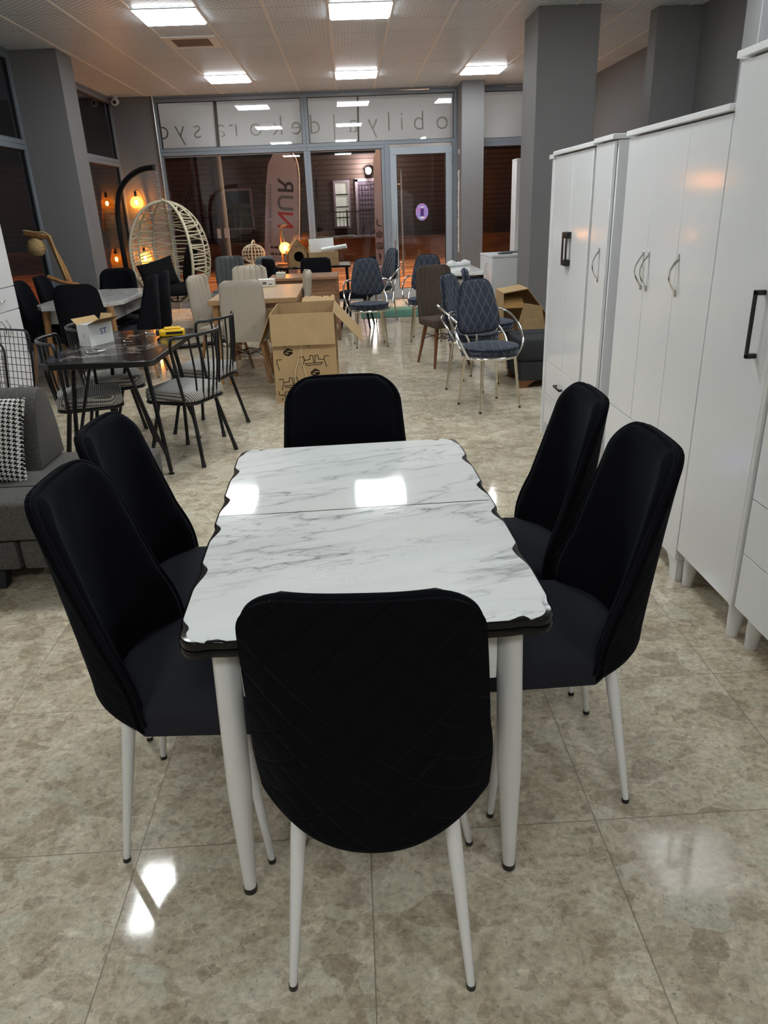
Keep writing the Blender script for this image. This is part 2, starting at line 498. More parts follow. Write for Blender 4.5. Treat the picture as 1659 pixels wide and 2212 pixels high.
# ------------------------------------------------------------------ geometry helpers
class G:
    def __init__(self):
        self.bm = bmesh.new()

    def box(self, lo, hi, bev=0.0, seg=2, rot=None, piv=None):
        lo, hi = Vector(lo), Vector(hi)
        c, s = (lo + hi) / 2, hi - lo
        vs = bmesh.ops.create_cube(self.bm, size=1.0)['verts']
        for v in vs:
            v.co = Vector((v.co.x * s.x, v.co.y * s.y, v.co.z * s.z)) + c
        if bev > 0:
            es = list({e for v in vs for e in v.link_edges})
            ret = bmesh.ops.bevel(self.bm, geom=es, offset=bev, segments=seg, affect='EDGES', profile=0.5)
            vs = list({v for f in ret['faces'] for v in f.verts} | {v for v in vs if v.is_valid})
        if rot is not None:
            p = Vector(piv) if piv is not None else c
            for v in vs:
                v.co = rot @ (v.co - p) + p
        return self

    def ring(self, pts):
        return [self.bm.verts.new(p) for p in pts]

    def bridge(self, a, b, closed=True):
        n = len(a)
        for i in range(n if closed else n - 1):
            j = (i + 1) % n
            try:
                self.bm.faces.new((a[i], a[j], b[j], b[i]))
            except ValueError:
                pass

    def cap(self, r, flip=False):
        try:
            self.bm.faces.new(list(reversed(r)) if flip else r)
        except ValueError:
            pass

    def tube(self, pts, r, n=8, closed=False, caps=True, sub=0):
        pts = [Vector(p) for p in pts]
        if sub:
            pts = smooth_path(pts, sub, closed)
        k = len(pts)
        rad = r if isinstance(r, (list, tuple)) else None
        if rad and len(rad) != k:
            rad = [rad[min(len(rad) - 1, int(i * (len(rad) - 1) / max(1, k - 1)))] + (rad[min(len(rad) - 1, int(i * (len(rad) - 1) / max(1, k - 1)) + 1)] - rad[min(len(rad) - 1, int(i * (len(rad) - 1) / max(1, k - 1)))]) * ((i * (len(rad) - 1) / max(1, k - 1)) % 1) for i in range(k)]
        tans = []
        for i in range(k):
            if closed:
                t = pts[(i + 1) % k] - pts[i - 1]
            else:
                t = pts[min(i + 1, k - 1)] - pts[max(i - 1, 0)]
            tans.append(t.normalized() if t.length > 1e-9 else Vector((0, 0, 1)))
        t0 = tans[0]
        nrm = t0.orthogonal().normalized()
        rings = []
        for i in range(k):
            t = tans[i]
            nrm = nrm - t * nrm.dot(t)
            nrm = nrm.normalized() if nrm.length > 1e-6 else t.orthogonal().normalized()
            b = t.cross(nrm)
            rr = rad[i] if rad else r
            rings.append(self.ring([pts[i] + (nrm * math.cos(2 * PI * j / n) + b * math.sin(2 * PI * j / n)) * rr for j in range(n)]))
        for i in range(k - 1):
            self.bridge(rings[i], rings[i + 1])
        if closed:
            # best alignment of the last ring with the first
            a, b = rings[-1], rings[0]
            sh = min(range(n), key=lambda q: (a[0].co - b[q].co).length)
            self.bridge(a, b[sh:] + b[:sh])
        elif caps:
            self.cap(rings[0], True)
            self.cap(rings[-1])
        return self

    def cyl(self, p0, p1, r0, r1=None, n=16, caps=True):
        return self.tube([p0, p1], [r0, r0 if r1 is None else r1], n, caps=caps)

    def lathe(self, prof, n=24, c=(0, 0, 0), cap0=True, cap1=True, sx=1.0, sy=1.0):
        c = Vector(c)
        rs = [self.ring([c + Vector((r * sx * math.cos(2 * PI * j / n), r * sy * math.sin(2 * PI * j / n), z)) for j in range(n)]) for r, z in prof]
        for a, b in zip(rs, rs[1:]):
            self.bridge(a, b)
        if cap0:
            self.cap(rs[0], True)
        if cap1:
            self.cap(rs[-1])
        return self

    def prism(self, poly, z0, z1, fn=None):
        fn = fn or (lambda x, y, z: (x, y, z))
        a = self.ring([fn(x, y, z0) for x, y in poly])
        b = self.ring([fn(x, y, z1) for x, y in poly])
        self.bridge(a, b)
        self.cap(a, True)
        self.cap(b)
        return self

    def pad(self, poly, z0, z1, r=0.01, crown=0.0, rows=4, fn=None, seg=3, botr=None):
        """rounded slab from an outline: edges rounded, top optionally crowned"""
        fn = fn or (lambda x, y, z: (x, y, z))
        botr = r if botr is None else botr
        cx = sum(p[0] for p in poly) / len(poly)
        cy = sum(p[1] for p in poly) / len(poly)
        def inset(d):
            return offset_poly(poly, -d)
        rs = []
        for i in range(seg + 1):
            a = PI / 2 * i / seg
            rs.append((inset(botr * (1 - math.sin(a))), z0 + botr * (1 - math.cos(a))))
        for i in range(seg + 1):
            a = PI / 2 * i / seg
            rs.append((inset(r * (1 - math.cos(a))), z1 - r + r * math.sin(a)))
        top = inset(r)
        for i in range(1, rows):
            t = 1 - i / rows
            rs.append(([(cx + (x - cx) * t, cy + (y - cy) * t) for x, y in top], z1 + crown * (1 - t * t)))
        vr = [self.ring([fn(x, y, z) for x, y in q]) for q, z in rs]
        for a, b in zip(vr, vr[1:]):
            self.bridge(a, b)
        self.cap(vr[0], True)
        if rows > 1:
            cv = self.bm.verts.new(fn(cx, cy, z1 + crown))
            last = vr[-1]
            for i in range(len(last)):
                self.bm.faces.new((last[i], last[(i + 1) % len(last)], cv))
        else:
            self.cap(vr[-1])
        return self

    def sphere(self, c, r, sc=(1, 1, 1), u=20, v=12):
        vs = bmesh.ops.create_uvsphere(self.bm, u_segments=u, v_segments=v, radius=r)['verts']
        for q in vs:
            q.co = Vector((q.co.x * sc[0], q.co.y * sc[1], q.co.z * sc[2])) + Vector(c)
        return self

    def surf(self, fn, nu, nv):
        g = [[self.bm.verts.new(fn(-1 + 2 * i / nu, j / nv)) for i in range(nu + 1)] for j in range(nv + 1)]
        for j in range(nv):
            for i in range(nu):
                self.bm.faces.new((g[j][i], g[j][i + 1], g[j + 1][i + 1], g[j + 1][i]))
        return g

def border(g):
    b = list(g[0]) + [row[-1] for row in g[1:-1]] + list(reversed(g[-1])) + [row[0] for row in reversed(g[1:-1])]
    return b

def smooth_path(pts, sub, closed=False):
    out = []
    k = len(pts)
    rng = range(k) if closed else range(k - 1)
    for i in rng:
        p0 = pts[i - 1] if (closed or i > 0) else pts[0] * 2 - pts[1]
        p1, p2 = pts[i], pts[(i + 1) % k]
        p3 = pts[(i + 2) % k] if (closed or i + 2 < k) else pts[-1] * 2 - pts[-2]
        for j in range(sub):
            t = j / sub
            out.append(0.5 * ((2 * p1) + (p2 - p0) * t + (2 * p0 - 5 * p1 + 4 * p2 - p3) * t * t + (3 * p1 - p0 - 3 * p2 + p3) * t ** 3))
    if not closed:
        out.append(pts[-1])
    return out

def offset_poly(poly, d):
    """move every vertex along its averaged outward normal (polygon counter-clockwise)"""
    n = len(poly)
    out = []
    for i in range(n):
        a, b, c = poly[i - 1], poly[i], poly[(i + 1) % n]
        e1 = Vector((b[0] - a[0], b[1] - a[1]))
        e2 = Vector((c[0] - b[0], c[1] - b[1]))
        n1 = Vector((e1.y, -e1.x)).normalized() if e1.length > 1e-9 else Vector((0, 0))
        n2 = Vector((e2.y, -e2.x)).normalized() if e2.length > 1e-9 else Vector((0, 0))
        nn = n1 + n2
        if nn.length < 1e-6:
            nn = n1
        nn = nn / max(0.5, nn.length / 2 * nn.length) if nn.length else nn
        out.append((b[0] + nn.x * d, b[1] + nn.y * d))
    return out

def rrect(x0, x1, y0, y1, r, n=5, taper=0.0):
    """rounded rectangle outline, counter-clockwise; taper narrows the y0 end"""
    out = []
    for cx, cy, a0 in ((x1 - r, y0 + r, -90), (x1 - r, y1 - r, 0), (x0 + r, y1 - r, 90), (x0 + r, y0 + r, 180)):
        for i in range(n + 1):
            a = math.radians(a0 + 90 * i / n)
            out.append((cx + r * math.cos(a), cy + r * math.sin(a)))
    if taper:
        mx = (x0 + x1) / 2
        out = [(mx + (x - mx) * (1 - taper * (y1 - y) / (y1 - y0)), y) for x, y in out]
    return out

def obj(name, g, mat, parent=None, angle=38, loc=None, kind=None, label=None):
    bm = g.bm if isinstance(g, G) else g
    bmesh.ops.recalc_face_normals(bm, faces=bm.faces)
    me = bpy.data.meshes.new(name)
    bm.to_mesh(me)
    bm.free()
    for p in me.polygons:
        p.use_smooth = True
    try:
        me.set_sharp_from_angle(angle=math.radians(angle))
    except Exception:
        pass
    me.materials.append(M[mat] if isinstance(mat, str) else mat)
    o = bpy.data.objects.new(name, me)
    C.objects.link(o)
    if parent is not None:
        o.parent = parent
    if loc is not None:
        o.location = loc
    if kind:
        o['kind'] = kind
    if label:
        o['label'] = label
    return o

def thing(name, label, cat, loc=(0, 0, 0), rz=0.0, group=None):
    o = bpy.data.objects.new(name, None)
    o.empty_display_size = 0.1
    C.objects.link(o)
    o.location = loc
    o.rotation_euler = (0, 0, math.radians(rz))
    o['label'] = label
    o['category'] = cat
    if group:
        o['group'] = group
    return o

def tag(o, label, cat, group=None, kind=None):
    o['label'] = label
    o['category'] = cat
    if group:
        o['group'] = group
    if kind:
        o['kind'] = kind
    return o

def struct(name, g, mat, parent=None, angle=38):
    o = obj(name, g, mat, parent, angle)
    if parent is None:
        o['kind'] = 'structure'
    return o

def dup(root, loc, rz, label, group=None, swap=None):
    """a copy of a thing together with its parts and sub-parts"""
    r = root.copy()
    C.objects.link(r)
    r.location = loc
    r.rotation_euler = (0, 0, math.radians(rz))
    r['label'] = label
    if group:
        r['group'] = group
    def rec(src, dst):
        for ch in list(src.children):
            c = ch.copy()
            C.objects.link(c)
            c.parent = dst
            if swap and c.name.split('.')[0] in swap:
                c.data = c.data.copy()
                c.data.materials[0] = M[swap[c.name.split('.')[0]]]
            rec(ch, c)
    rec(root, r)
    return r

def text_mesh(body, size, depth, mat, parent, mtx, name='lettering', bevel=0.0, space=1.0):
    cu = bpy.data.curves.new(name, 'FONT')
    cu.body = body
    cu.size = size
    cu.extrude = depth
    cu.align_x = 'CENTER'
    cu.align_y = 'CENTER'
    cu.space_character = space
    cu.offset = bevel
    tmp = bpy.data.objects.new(name, cu)
    C.objects.link(tmp)
    dg = bpy.context.evaluated_depsgraph_get()
    me = bpy.data.meshes.new_from_object(tmp.evaluated_get(dg))
    bpy.data.objects.remove(tmp)
    bpy.data.curves.remove(cu)
    me.transform(mtx)
    me.materials.clear()
    me.materials.append(M[mat])
    o = bpy.data.objects.new(name, me)
    C.objects.link(o)
    o.parent = parent
    return o

def RZ(d):
    return Matrix.Rotation(math.radians(d), 4, 'Z')
def RX(d):
    return Matrix.Rotation(math.radians(d), 4, 'X')
def RY(d):
    return Matrix.Rotation(math.radians(d), 4, 'Y')
T = Matrix.Translation

# ------------------------------------------------------------------ the room
CE = 3.259
XL, XR, YF, YB = -3.70, 3.88, 13.42, -6.5
struct('floor', G().box((XL - 0.2, YB, -0.12), (XR + 0.2, YF + 0.12, 0.0)), 'floor')
struct('ceiling', G().box((XL - 0.2, YB, CE), (XR + 0.2, YF + 0.25, CE + 0.12)), 'ceiling')
struct('wall_back', G().box((XL - 0.2, YB - 0.15, 0), (XR + 0.2, YB, CE)), 'white_wall')
struct('wall_right', G().box((XR, 8.5, 0), (XR + 0.15, YF + 0.1, CE)), 'grey_wall')
struct('wall_right', G().box((3.65, YB, 0), (3.90, 8.5, CE)), 'grey_wall')
struct('wall_left', G().box((XL - 0.15, YB, 0), (XL, 5.9, CE)), 'white_wall')
M['tbar'] = plain('cream_ceiling_rail', srgb(232, 226, 218), 0.4)
k = -3
x = -1.881 - 0.6 * 3
g_i = 0
while x < XR:
    if x > XL:
        struct('trim_%d' % (g_i + 1), G().box((x - 0.009, YB, CE - 0.007), (x + 0.009, YF + 0.1, CE + 0.001)), 'tbar')
        g_i += 1
    x += 0.6

# columns
struct('column', G().box((-3.73, 9.55, 0), (-3.13, 10.04, CE), 0.004, 1), 'grey_wall')
struct('column', G().box((-3.72, 13.32, 0), (-3.02, 13.62, CE), 0.004, 1), 'grey_wall')
struct('column', G().box((1.86, 12.85, 0), (2.215, 13.6, CE), 0.004, 1), 'grey_wall')
struct('column', G().box((1.957, 8.34, 0), (2.57, 8.95, CE), 0.004, 1), 'grey_wall')
struct('column', G().box((3.20, 8.501, 0), (3.90, 8.72, CE), 0.004, 1), 'grey_wall')
struct('column', G().box((3.20, 6.40, 0), (3.649, 6.65, CE), 0.004, 1), 'grey_wall')

# ---- ceiling LED panels
def led_panel(loc, label, first=[None]):
    if first[0] is None:
        t = thing('ceiling_light_panel', label, 'ceiling light', loc, 0, 'square LED ceiling panels')
        g = G()
        for lo, hi in (((-0.298, -0.298), (0.298, -0.283)), ((-0.298, 0.283), (0.298, 0.298)), ((-0.298, -0.283), (-0.283, 0.283)), ((0.283, -0.283), (0.298, 0.283))):
            g.box((lo[0], lo[1], -0.012), (hi[0], hi[1], 0.0))
        obj('panel_frame', g, 'white_edge', t)
        obj('diffuser', G().box((-0.283, -0.283, -0.024), (0.283, 0.283, -0.001), 0.004, 1), 'panel', t)
        first[0] = t
        return t
    return dup(first[0], loc, 0, label)
PX = (-1.581, 0.219, 2.019)
where = {
    11.87: ('square LED panel in the ceiling row by the shopfront, nearest the hanging egg chair', 'square LED panel in the ceiling row by the shopfront, in front of the glass door', 'square LED panel in the ceiling row by the shopfront, between the two grey columns'),
    8.25: ('square LED panel in the ceiling next to the brown vent', 'square LED panel cut by the top edge of the photo, above the middle of the showroom'),
    4.05: ('square LED panel above the black marble table', 'square LED panel above the cream chairs and carton', 'square LED panel above the white wardrobes'),
    -1.35: ('unseen square LED fill panel added behind the camera on the window side', 'unseen square LED fill panel added behind the camera in the middle', 'unseen square LED fill panel added behind the camera on the wardrobe side'),  # out-of-view row added as fill light for upright surfaces
}
for yy in (11.87, 8.25, 4.05, -1.35):
    for xx, lb in zip(PX[:2] if yy == 8.25 else PX if yy > 6 else (PX[0], PX[1], 2.619), where[yy]):
        led_panel((xx, yy, CE - 0.002), lb)

led_panel((2.619, 5.85, CE - 0.002), 'square LED panel above the far white wardrobes')
# vent and security camera
t = thing('ceiling_vent', 'brown grey mesh air vent in the ceiling beyond the left LED panel', 'vent', (-1.60, 9.44, CE))
g = G()
for lo, hi in (((-0.29, -0.29), (0.29, -0.20)), ((-0.29, 0.20), (0.29, 0.29)), ((-0.29, -0.20), (-0.20, 0.20)), ((0.20, -0.20), (0.29, 0.20))):
    g.box((lo[0], lo[1], -0.012), (hi[0], hi[1], -0.001))
obj('vent_frame', g, 'tbar', t)
g = G().box((-0.20, -0.20, -0.006), (0.20, 0.20, -0.002))
for i in range(20):
    g.box((-0.2 + 0.02 * i, -0.2, -0.009), (-0.194 + 0.02 * i, 0.2, -0.006))
obj('mesh_grille', g, 'vent', t)

t = thing('security_camera', 'small white security camera under the ceiling in the corner', 'camera', (-3.55, 13.20, CE))
obj('mount', G().lathe([(0.045, 0.0), (0.045, -0.02), (0.02, -0.035), (0.016, -0.06)], 20), 'white_plastic', t)
obj('camera_body', G().tube([(0, 0.05, -0.065), (0.01, -0.09, -0.095)], 0.048, 20), 'white_plastic', t)
obj('lens', G().tube([(0.01, -0.088, -0.09), (0.011, -0.098, -0.092)], 0.028, 16), 'black_plastic', t)

# ------------------------------------------------------------------ glazing
win_n = [0]
def window(x0, x1, y0, y1, z0, z1, fw_=0.05, dep=0.09, axis='x', glass=True, mat='frame', tilt=0.0, name=None):
    """framed pane. axis 'x': pane in the plane y = y0; axis 'y': pane in the plane x = x0"""
    win_n[0] += 1
    nm = name or 'window_%d' % win_n[0]
    r = bpy.data.objects.new(nm, None)
    C.objects.link(r)
    r['kind'] = 'structure'
    g, g2, gl = G(), G(), G()
    if axis == 'x':
        r.location = ((x0 + x1) / 2, y0, 0)
        hw = (x1 - x0) / 2
        bars = [((-hw, z0), (hw, z0 + fw_)), ((-hw, z1 - fw_), (hw, z1)), ((-hw, z0 + fw_), (-hw + fw_, z1 - fw_)), ((hw - fw_, z0 + fw_), (hw, z1 - fw_))]
        for a, b in bars:
            g.box((a[0], -dep / 2, a[1]), (b[0], dep / 2, b[1]), 0.004, 1)
        q = fw_ + 0.008
        for a, b in (((-hw + fw_, z0 + fw_), (hw - fw_, z0 + q)), ((-hw + fw_, z1 - q), (hw - fw_, z1 - fw_)), ((-hw + fw_, z0 + q), (-hw + q, z1 - q)), ((hw - q, z0 + q), (hw - fw_, z1 - q))):
            g2.box((a[0], -0.018, a[1]), (b[0], 0.018, b[1]))
        tl = math.tan(math.radians(tilt))
        vs = [gl.bm.verts.new(p) for p in ((-hw + fw_, -(hw) * -tl, z0 + fw_), (hw - fw_, -(hw) * tl, z0 + fw_), (hw - fw_, -(hw) * tl, z1 - fw_), (-hw + fw_, -(hw) * -tl, z1 - fw_))]
        gl.bm.faces.new(vs)
    else:
        r.location = (x0, (y0 + y1) / 2, 0)
        hw = (y1 - y0) / 2
        bars = [((-hw, z0), (hw, z0 + fw_)), ((-hw, z1 - fw_), (hw, z1)), ((-hw, z0 + fw_), (-hw + fw_, z1 - fw_)), ((hw - fw_, z0 + fw_), (hw, z1 - fw_))]
        for a, b in bars:
            g.box((-dep / 2, a[0], a[1]), (dep / 2, b[0], b[1]), 0.004, 1)
        q = fw_ + 0.008
        for a, b in (((-hw + fw_, z0 + fw_), (hw - fw_, z0 + q)), ((-hw + fw_, z1 - q), (hw - fw_, z1 - fw_)), ((-hw + fw_, z0 + q), (-hw + q, z1 - q)), ((hw - q, z0 + q), (hw - fw_, z1 - q))):
            g2.box((-0.018, a[0], a[1]), (0.018, b[0], b[1]))
        vs = [gl.bm.verts.new(p) for p in ((0, -hw + fw_, z0 + fw_), (0, hw - fw_, z0 + fw_), (0, hw - fw_, z1 - fw_), (0, -hw + fw_, z1 - fw_))]
        gl.bm.faces.new(vs)
    obj('window_frame', g, mat, r)
    obj('gasket', g2, 'gasket', r)
    obj('glass_pane', gl, 'glass', r)
    return r

ZT = CE - 0.03
# shopfront: left bay, middle bay, door bay, right bay; transoms above
window(-3.02, -0.62, YF, YF, 0.08, 2.455, 0.055, tilt=-0.5)
window(-0.62, 0.655, YF, YF, 0.08, 2.455, 0.055, tilt=-0.5)
window(-3.02, -0.62, YF, YF, 2.455, ZT, 0.055, tilt=-0.5)
window(-0.62, 1.86, YF, YF, 2.455, ZT, 0.055, tilt=-0.5)
window(2.215, XR, YF, YF, 0.08, 2.43, 0.06)
window(2.215, XR, YF, YF, 2.43, ZT, 0.06)
struct('trim_20', G().box((-3.02, YF - 0.08, ZT), (XR, YF + 0.1, CE)), 'frame')
struct('trim_21', G().box((-3.02, YF - 0.10, 0.0), (0.66, YF + 0.10, 0.08)), 'frame')
struct('trim_22', G().box((0.655, YF - 0.055, 0.0), (0.742, YF + 0.055, 2.455)), 'frame')
struct('trim_23', G().box((1.775, YF - 0.055, 0.0), (1.86, YF + 0.055, 2.455)), 'frame')
struct('trim_24', G().box((2.215, YF - 0.10, 0.0), (XR, YF + 0.10, 0.08)), 'frame')
# side glazing along the left wall
window(XL, XL, 5.9, 7.85, 0.08, 2.32, 0.055, axis='y')
window(XL, XL, 7.85, 9.57, 0.08, 2.32, 0.055, axis='y')
window(XL, XL, 5.9, 7.85, 2.32, ZT, 0.055, axis='y')
window(XL, XL, 7.85, 9.57, 2.32, ZT, 0.055, axis='y')
window(XL, XL, 10.02, 13.33, 0.08, 2.32, 0.055, axis='y')
window(XL, XL, 10.02, 13.33, 2.32, ZT, 0.055, axis='y')
struct('trim_25', G().box((XL - 0.08, 5.9, ZT), (XL + 0.06, 13.4, CE)), 'frame')
struct('trim_26', G().box((XL - 0.08, 5.9, 0), (XL + 0.08, 13.4, 0.08)), 'frame')

# glass entrance door
win_n[0] = 0
d = bpy.data.objects.new('door_1', None)
C.objects.link(d)
d['kind'] = 'structure'
d.location = (0.742, YF - 0.03, 0)
W_, H_, f_ = 1.033, 2.40, 0.105
g = G()
for a, b in (((0, 0.012), (W_, 0.17)), ((0, H_ - f_), (W_, H_)), ((0, 0.17), (f_, H_ - f_)), ((W_ - f_, 0.17), (W_, H_ - f_))):
    g.box((a[0], -0.045, a[1]), (b[0], 0.03, b[1]), 0.004, 1)
obj('door_frame', g, 'door_frame', d)
g = G()
for a, b in (((f_, 0.17), (W_ - f_, 0.18)), ((f_, H_ - f_ - 0.01), (W_ - f_, H_ - f_)), ((f_, 0.18), (f_ + 0.01, H_ - f_ - 0.01)), ((W_ - f_ - 0.01, 0.18), (W_ - f_, H_ - f_ - 0.01))):
    g.box((a[0], -0.02, a[1]), (b[0], 0.02, b[1]))
obj('gasket', g, 'gasket', d)
gl = G()
gl.bm.faces.new([gl.bm.verts.new(p) for p in ((f_, 0, 0.17), (W_ - f_, 0, 0.17), (W_ - f_, 0, H_ - f_), (f_, 0, H_ - f_))])
obj('glass_pane', gl, 'glass', d)
g = G().cyl((0.185, 0.075, 0.38), (0.185, 0.075, 2.08), 0.018, n=12)
for zz in (0.6, 1.85):
    g.cyl((0.185, 0.075, zz), (0.09, 0.03, zz), 0.008, n=8)
obj('door_handle', g, 'steel', d)
g = G().tube([(0.05, -0.045, 1.30), (0.05, -0.085, 1.27), (0.05, -0.085, 0.98), (0.05, -0.045, 0.95)], 0.012, 10)
obj('pull_handle', g, 'door_frame', d)
obj('lock_plate', G().box((0.035, -0.052, 0.86), (0.065, -0.045, 0.93)), 'champagne', d)
g = G().cyl((1.02, -0.055, 2.18), (1.02, -0.055, 2.32), 0.016, n=10)
obj('hinge', g, 'door_frame', d)

# round sticker on the door glass
M['sticker'] = None
mt, nt, bs = new_mat('violet_round_sticker')
n = N(nt)
f, _ = n.noise(n.coord(), 14, 2, 0.5)
nt.links.new(n.ramp(f, [(0.35, srgb(190, 120, 190)), (0.6, srgb(150, 150, 220)), (0.75, srgb(120, 90, 170))]), bs.inputs['Base Color'])
setp(bs, Emission_Color=(0.25, 0.16, 0.4), Emission_Strength=0.0, Roughness=0.4)
M['sticker'] = mt
t = thing('door_sticker', 'round violet sticker with a dark phone picture on the door glass', 'sticker', (1.262, YF - 0.045, 1.405))
g = G()
r1 = g.ring([(0.108 * math.cos(a * PI / 20), 0, 0.135 * math.sin(a * PI / 20)) for a in range(40)])
r2 = g.ring([(0.108 * math.cos(a * PI / 20), 0.004, 0.135 * math.sin(a * PI / 20)) for a in range(40)])
g.bridge(r1, r2); g.cap(r1); g.cap(r2, True)
obj('disc', g, 'sticker', t)
M['violet'] = plain('dark_violet_print', srgb(78, 40, 110), 0.5)
obj('phone_picture', G().box((-0.025, -0.003, -0.06), (0.03, 0.001, 0.055)), 'violet', t)
obj('caption_strip', G().box((-0.035, -0.003, -0.105), (0.04, 0.001, -0.075)), 'white_card', t)
obj('caption_strip', G().box((-0.025, -0.003, 0.068), (0.03, 0.001, 0.085)), 'white_card', t)

# broken white plaster running down the column edge beside the door
rr = random.Random(3)
def plaster(z0, z1, label):
    g = G()
    n_ = int((z1 - z0) / 0.03)
    L_, R_ = [], []
    for i in range(n_ + 1):
        z_ = z0 + (z1 - z0) * i / n_
        L_.append((13.10 + rr.uniform(-0.03, 0.03), z_))
        R_.append((13.22 + rr.uniform(-0.05, 0.05), z_))
    poly = R_ + list(reversed(L_))
    a_ = g.ring([(1.8605, y_, z_) for y_, z_ in poly])
    b_ = g.ring([(1.854, y_, z_) for y_, z_ in poly])
    g.bridge(a_, b_); g.cap(a_); g.cap(b_, True)
    tag(obj('plaster_patch', g, 'plaster'), label, 'plaster')
plaster(0.75, 2.02, 'long broken streak of white plaster on the grey column beside the door')
plaster(2.26, 2.33, 'small white plaster chip high on the grey column beside the door')

# conduit in the left corner of the shopfront
tag(obj('conduit', G().cyl((-2.995, 13.285, 0), (-2.995, 13.285, CE), 0.014, n=10), 'steel'), 'thin metal pipe running up the corner beside the left shop window', 'pipe')
# green door mat
tag(obj('door_mat', G().box((0.12, 11.02, 0.0), (1.55, 12.15, 0.012), 0.004, 1), 'green'), 'flat green rubber mat on the floor inside the door', 'mat')

# ------------------------------------------------------------------ shop sign behind the transoms, lettering seen from the back
M['sign'] = emit('milky_sign_panel_added_glow', (0.86, 0.80, 0.75), 0.10)  # faint even glow added to brighten the panel
M['sign_letter'] = plain('sign_letter_pale_grey', srgb(214, 208, 200), 0.9, spec=0.05)  # letters slightly darker than the panel behind them
t = thing('shop_sign', 'milky sign box behind the transom glass with lettering seen from the back', 'sign', (0, YF + 0.25, 0))
obj('sign_panel', G().box((-3.0, 0.0, 2.40), (3.88, 0.03, 3.26)), 'sign', t)
def letters_row(chars, x0, step, size, z, y, mat, parent, name):
    for x_, ch in zip(x0, chars):
        text_mesh(ch, size, 0.002, mat, parent, T((x_, y, z)) @ Matrix.Scale(-1, 4, (1, 0, 0)) @ RX(90), name, -0.006)
letters_row('mobilya|dekorasyo', [1.999, 1.649, 1.261, 0.974, 0.758, 0.488, 0.156, -0.151, -0.474, -0.78, -1.086, -1.452, -1.81, -2.038, -2.418, -2.698, -2.985], 0, 0.42, 2.80, -0.004, 'sign_letter', t, 'sign_letter')
obj('sign_bracket', G().box((-2.10, -0.10, 2.40), (-2.05, -0.06, 3.26), rot=RY(1.5)), 'vent', t)
obj('sign_bracket', G().box((0.235, -0.10, 2.40), (0.26, -0.06, 3.26), rot=RY(1.5)), 'vent', t)

# ------------------------------------------------------------------ velvet dining chairs
def shell_pt(u, v, off=0.0, inset=0.0):
    """v runs from the rolled-under bottom (0) to the top edge (1); the bottom turns in all round like a bowl"""
    L = 0.66
    s = v * L
    roll = 0.105
    if s < roll:
        a_ = PI / 2 * (1 - s / roll)
        z = 0.462 - 0.066 * math.sin(a_)
        delta = 0.072 * (1 - math.cos(a_))
        zz, y0 = 0.462, back_prof_y(0.462)
        wid = 0.230
    else:
        z = 0.462 + (s - roll) / (L - roll) * (0.977 - 0.462)
        delta = 0.0
        zz, y0 = z, back_prof_y(z)
        q = (s - roll) / (L - roll)
        wid = 0.230 + 0.010 * math.sin(min(1.0, q / 0.35) * PI) * 0.6 - 0.033 * q ** 1.5
    rt_ = 0.092
    if s > L - rt_:
        q = (s - (L - rt_)) / rt_
        wid -= rt_ * (1 - math.sqrt(max(0, 1 - q * q)))
    wid -= inset
    zt = max(0.0, min(1.0, (zz - 0.462) / 0.515))
    d = (-0.088 + (-0.212 + 0.088) * zt ** 1.15) - y0
    p_ = 2.25 + 0.5 * zt
    x = u * wid
    a = abs(x) / 0.225
    y = y0 + d * a ** p_
    sl = d * p_ * a ** (p_ - 1) / 0.225 * (1 if x > 0 else -1)
    n_ = math.hypot(1, sl)
    t_ = off + delta
    return Vector((x - t_ * sl / n_, y + t_ / n_, z + (off * 0.8 if s < roll * 0.7 else 0.0)))

def back_prof_y(z):
    pts = [(0.40, -0.238), (0.50, -0.240), (0.60, -0.247), (0.70, -0.254), (0.80, -0.260), (0.89, -0.265), (0.98, -0.270)]
    for (z0, y0), (z1, y1) in zip(pts, pts[1:]):
        if z <= z1:
            return y0 + (y1 - y0) * (z - z0) / (z1 - z0)
    return pts[-1][1]

def chair_seat_bm():
    g = G()
    # the rear follows the inside of the wrapped shell, the front corners are rounded
    out = []
    r_ = 0.055
    for cx, cy, a0 in ((0.222 - r_, 0.235 - r_, 0), (-0.222 + r_, 0.235 - r_, 90)):
        for i in range(8):
            a = math.radians(a0 + 90 * i / 7)
            out.append((cx + r_ * math.cos(a), cy + r_ * math.sin(a)))
    for i in range(21):
        x = -0.213 + 0.426 * i / 20
        out.append((x, -0.178 + 0.100 * (abs(x) / 0.21) ** 2.25))
    g.pad(out, 0.398, 0.484, 0.020, 0.012, rows=6)
    return g

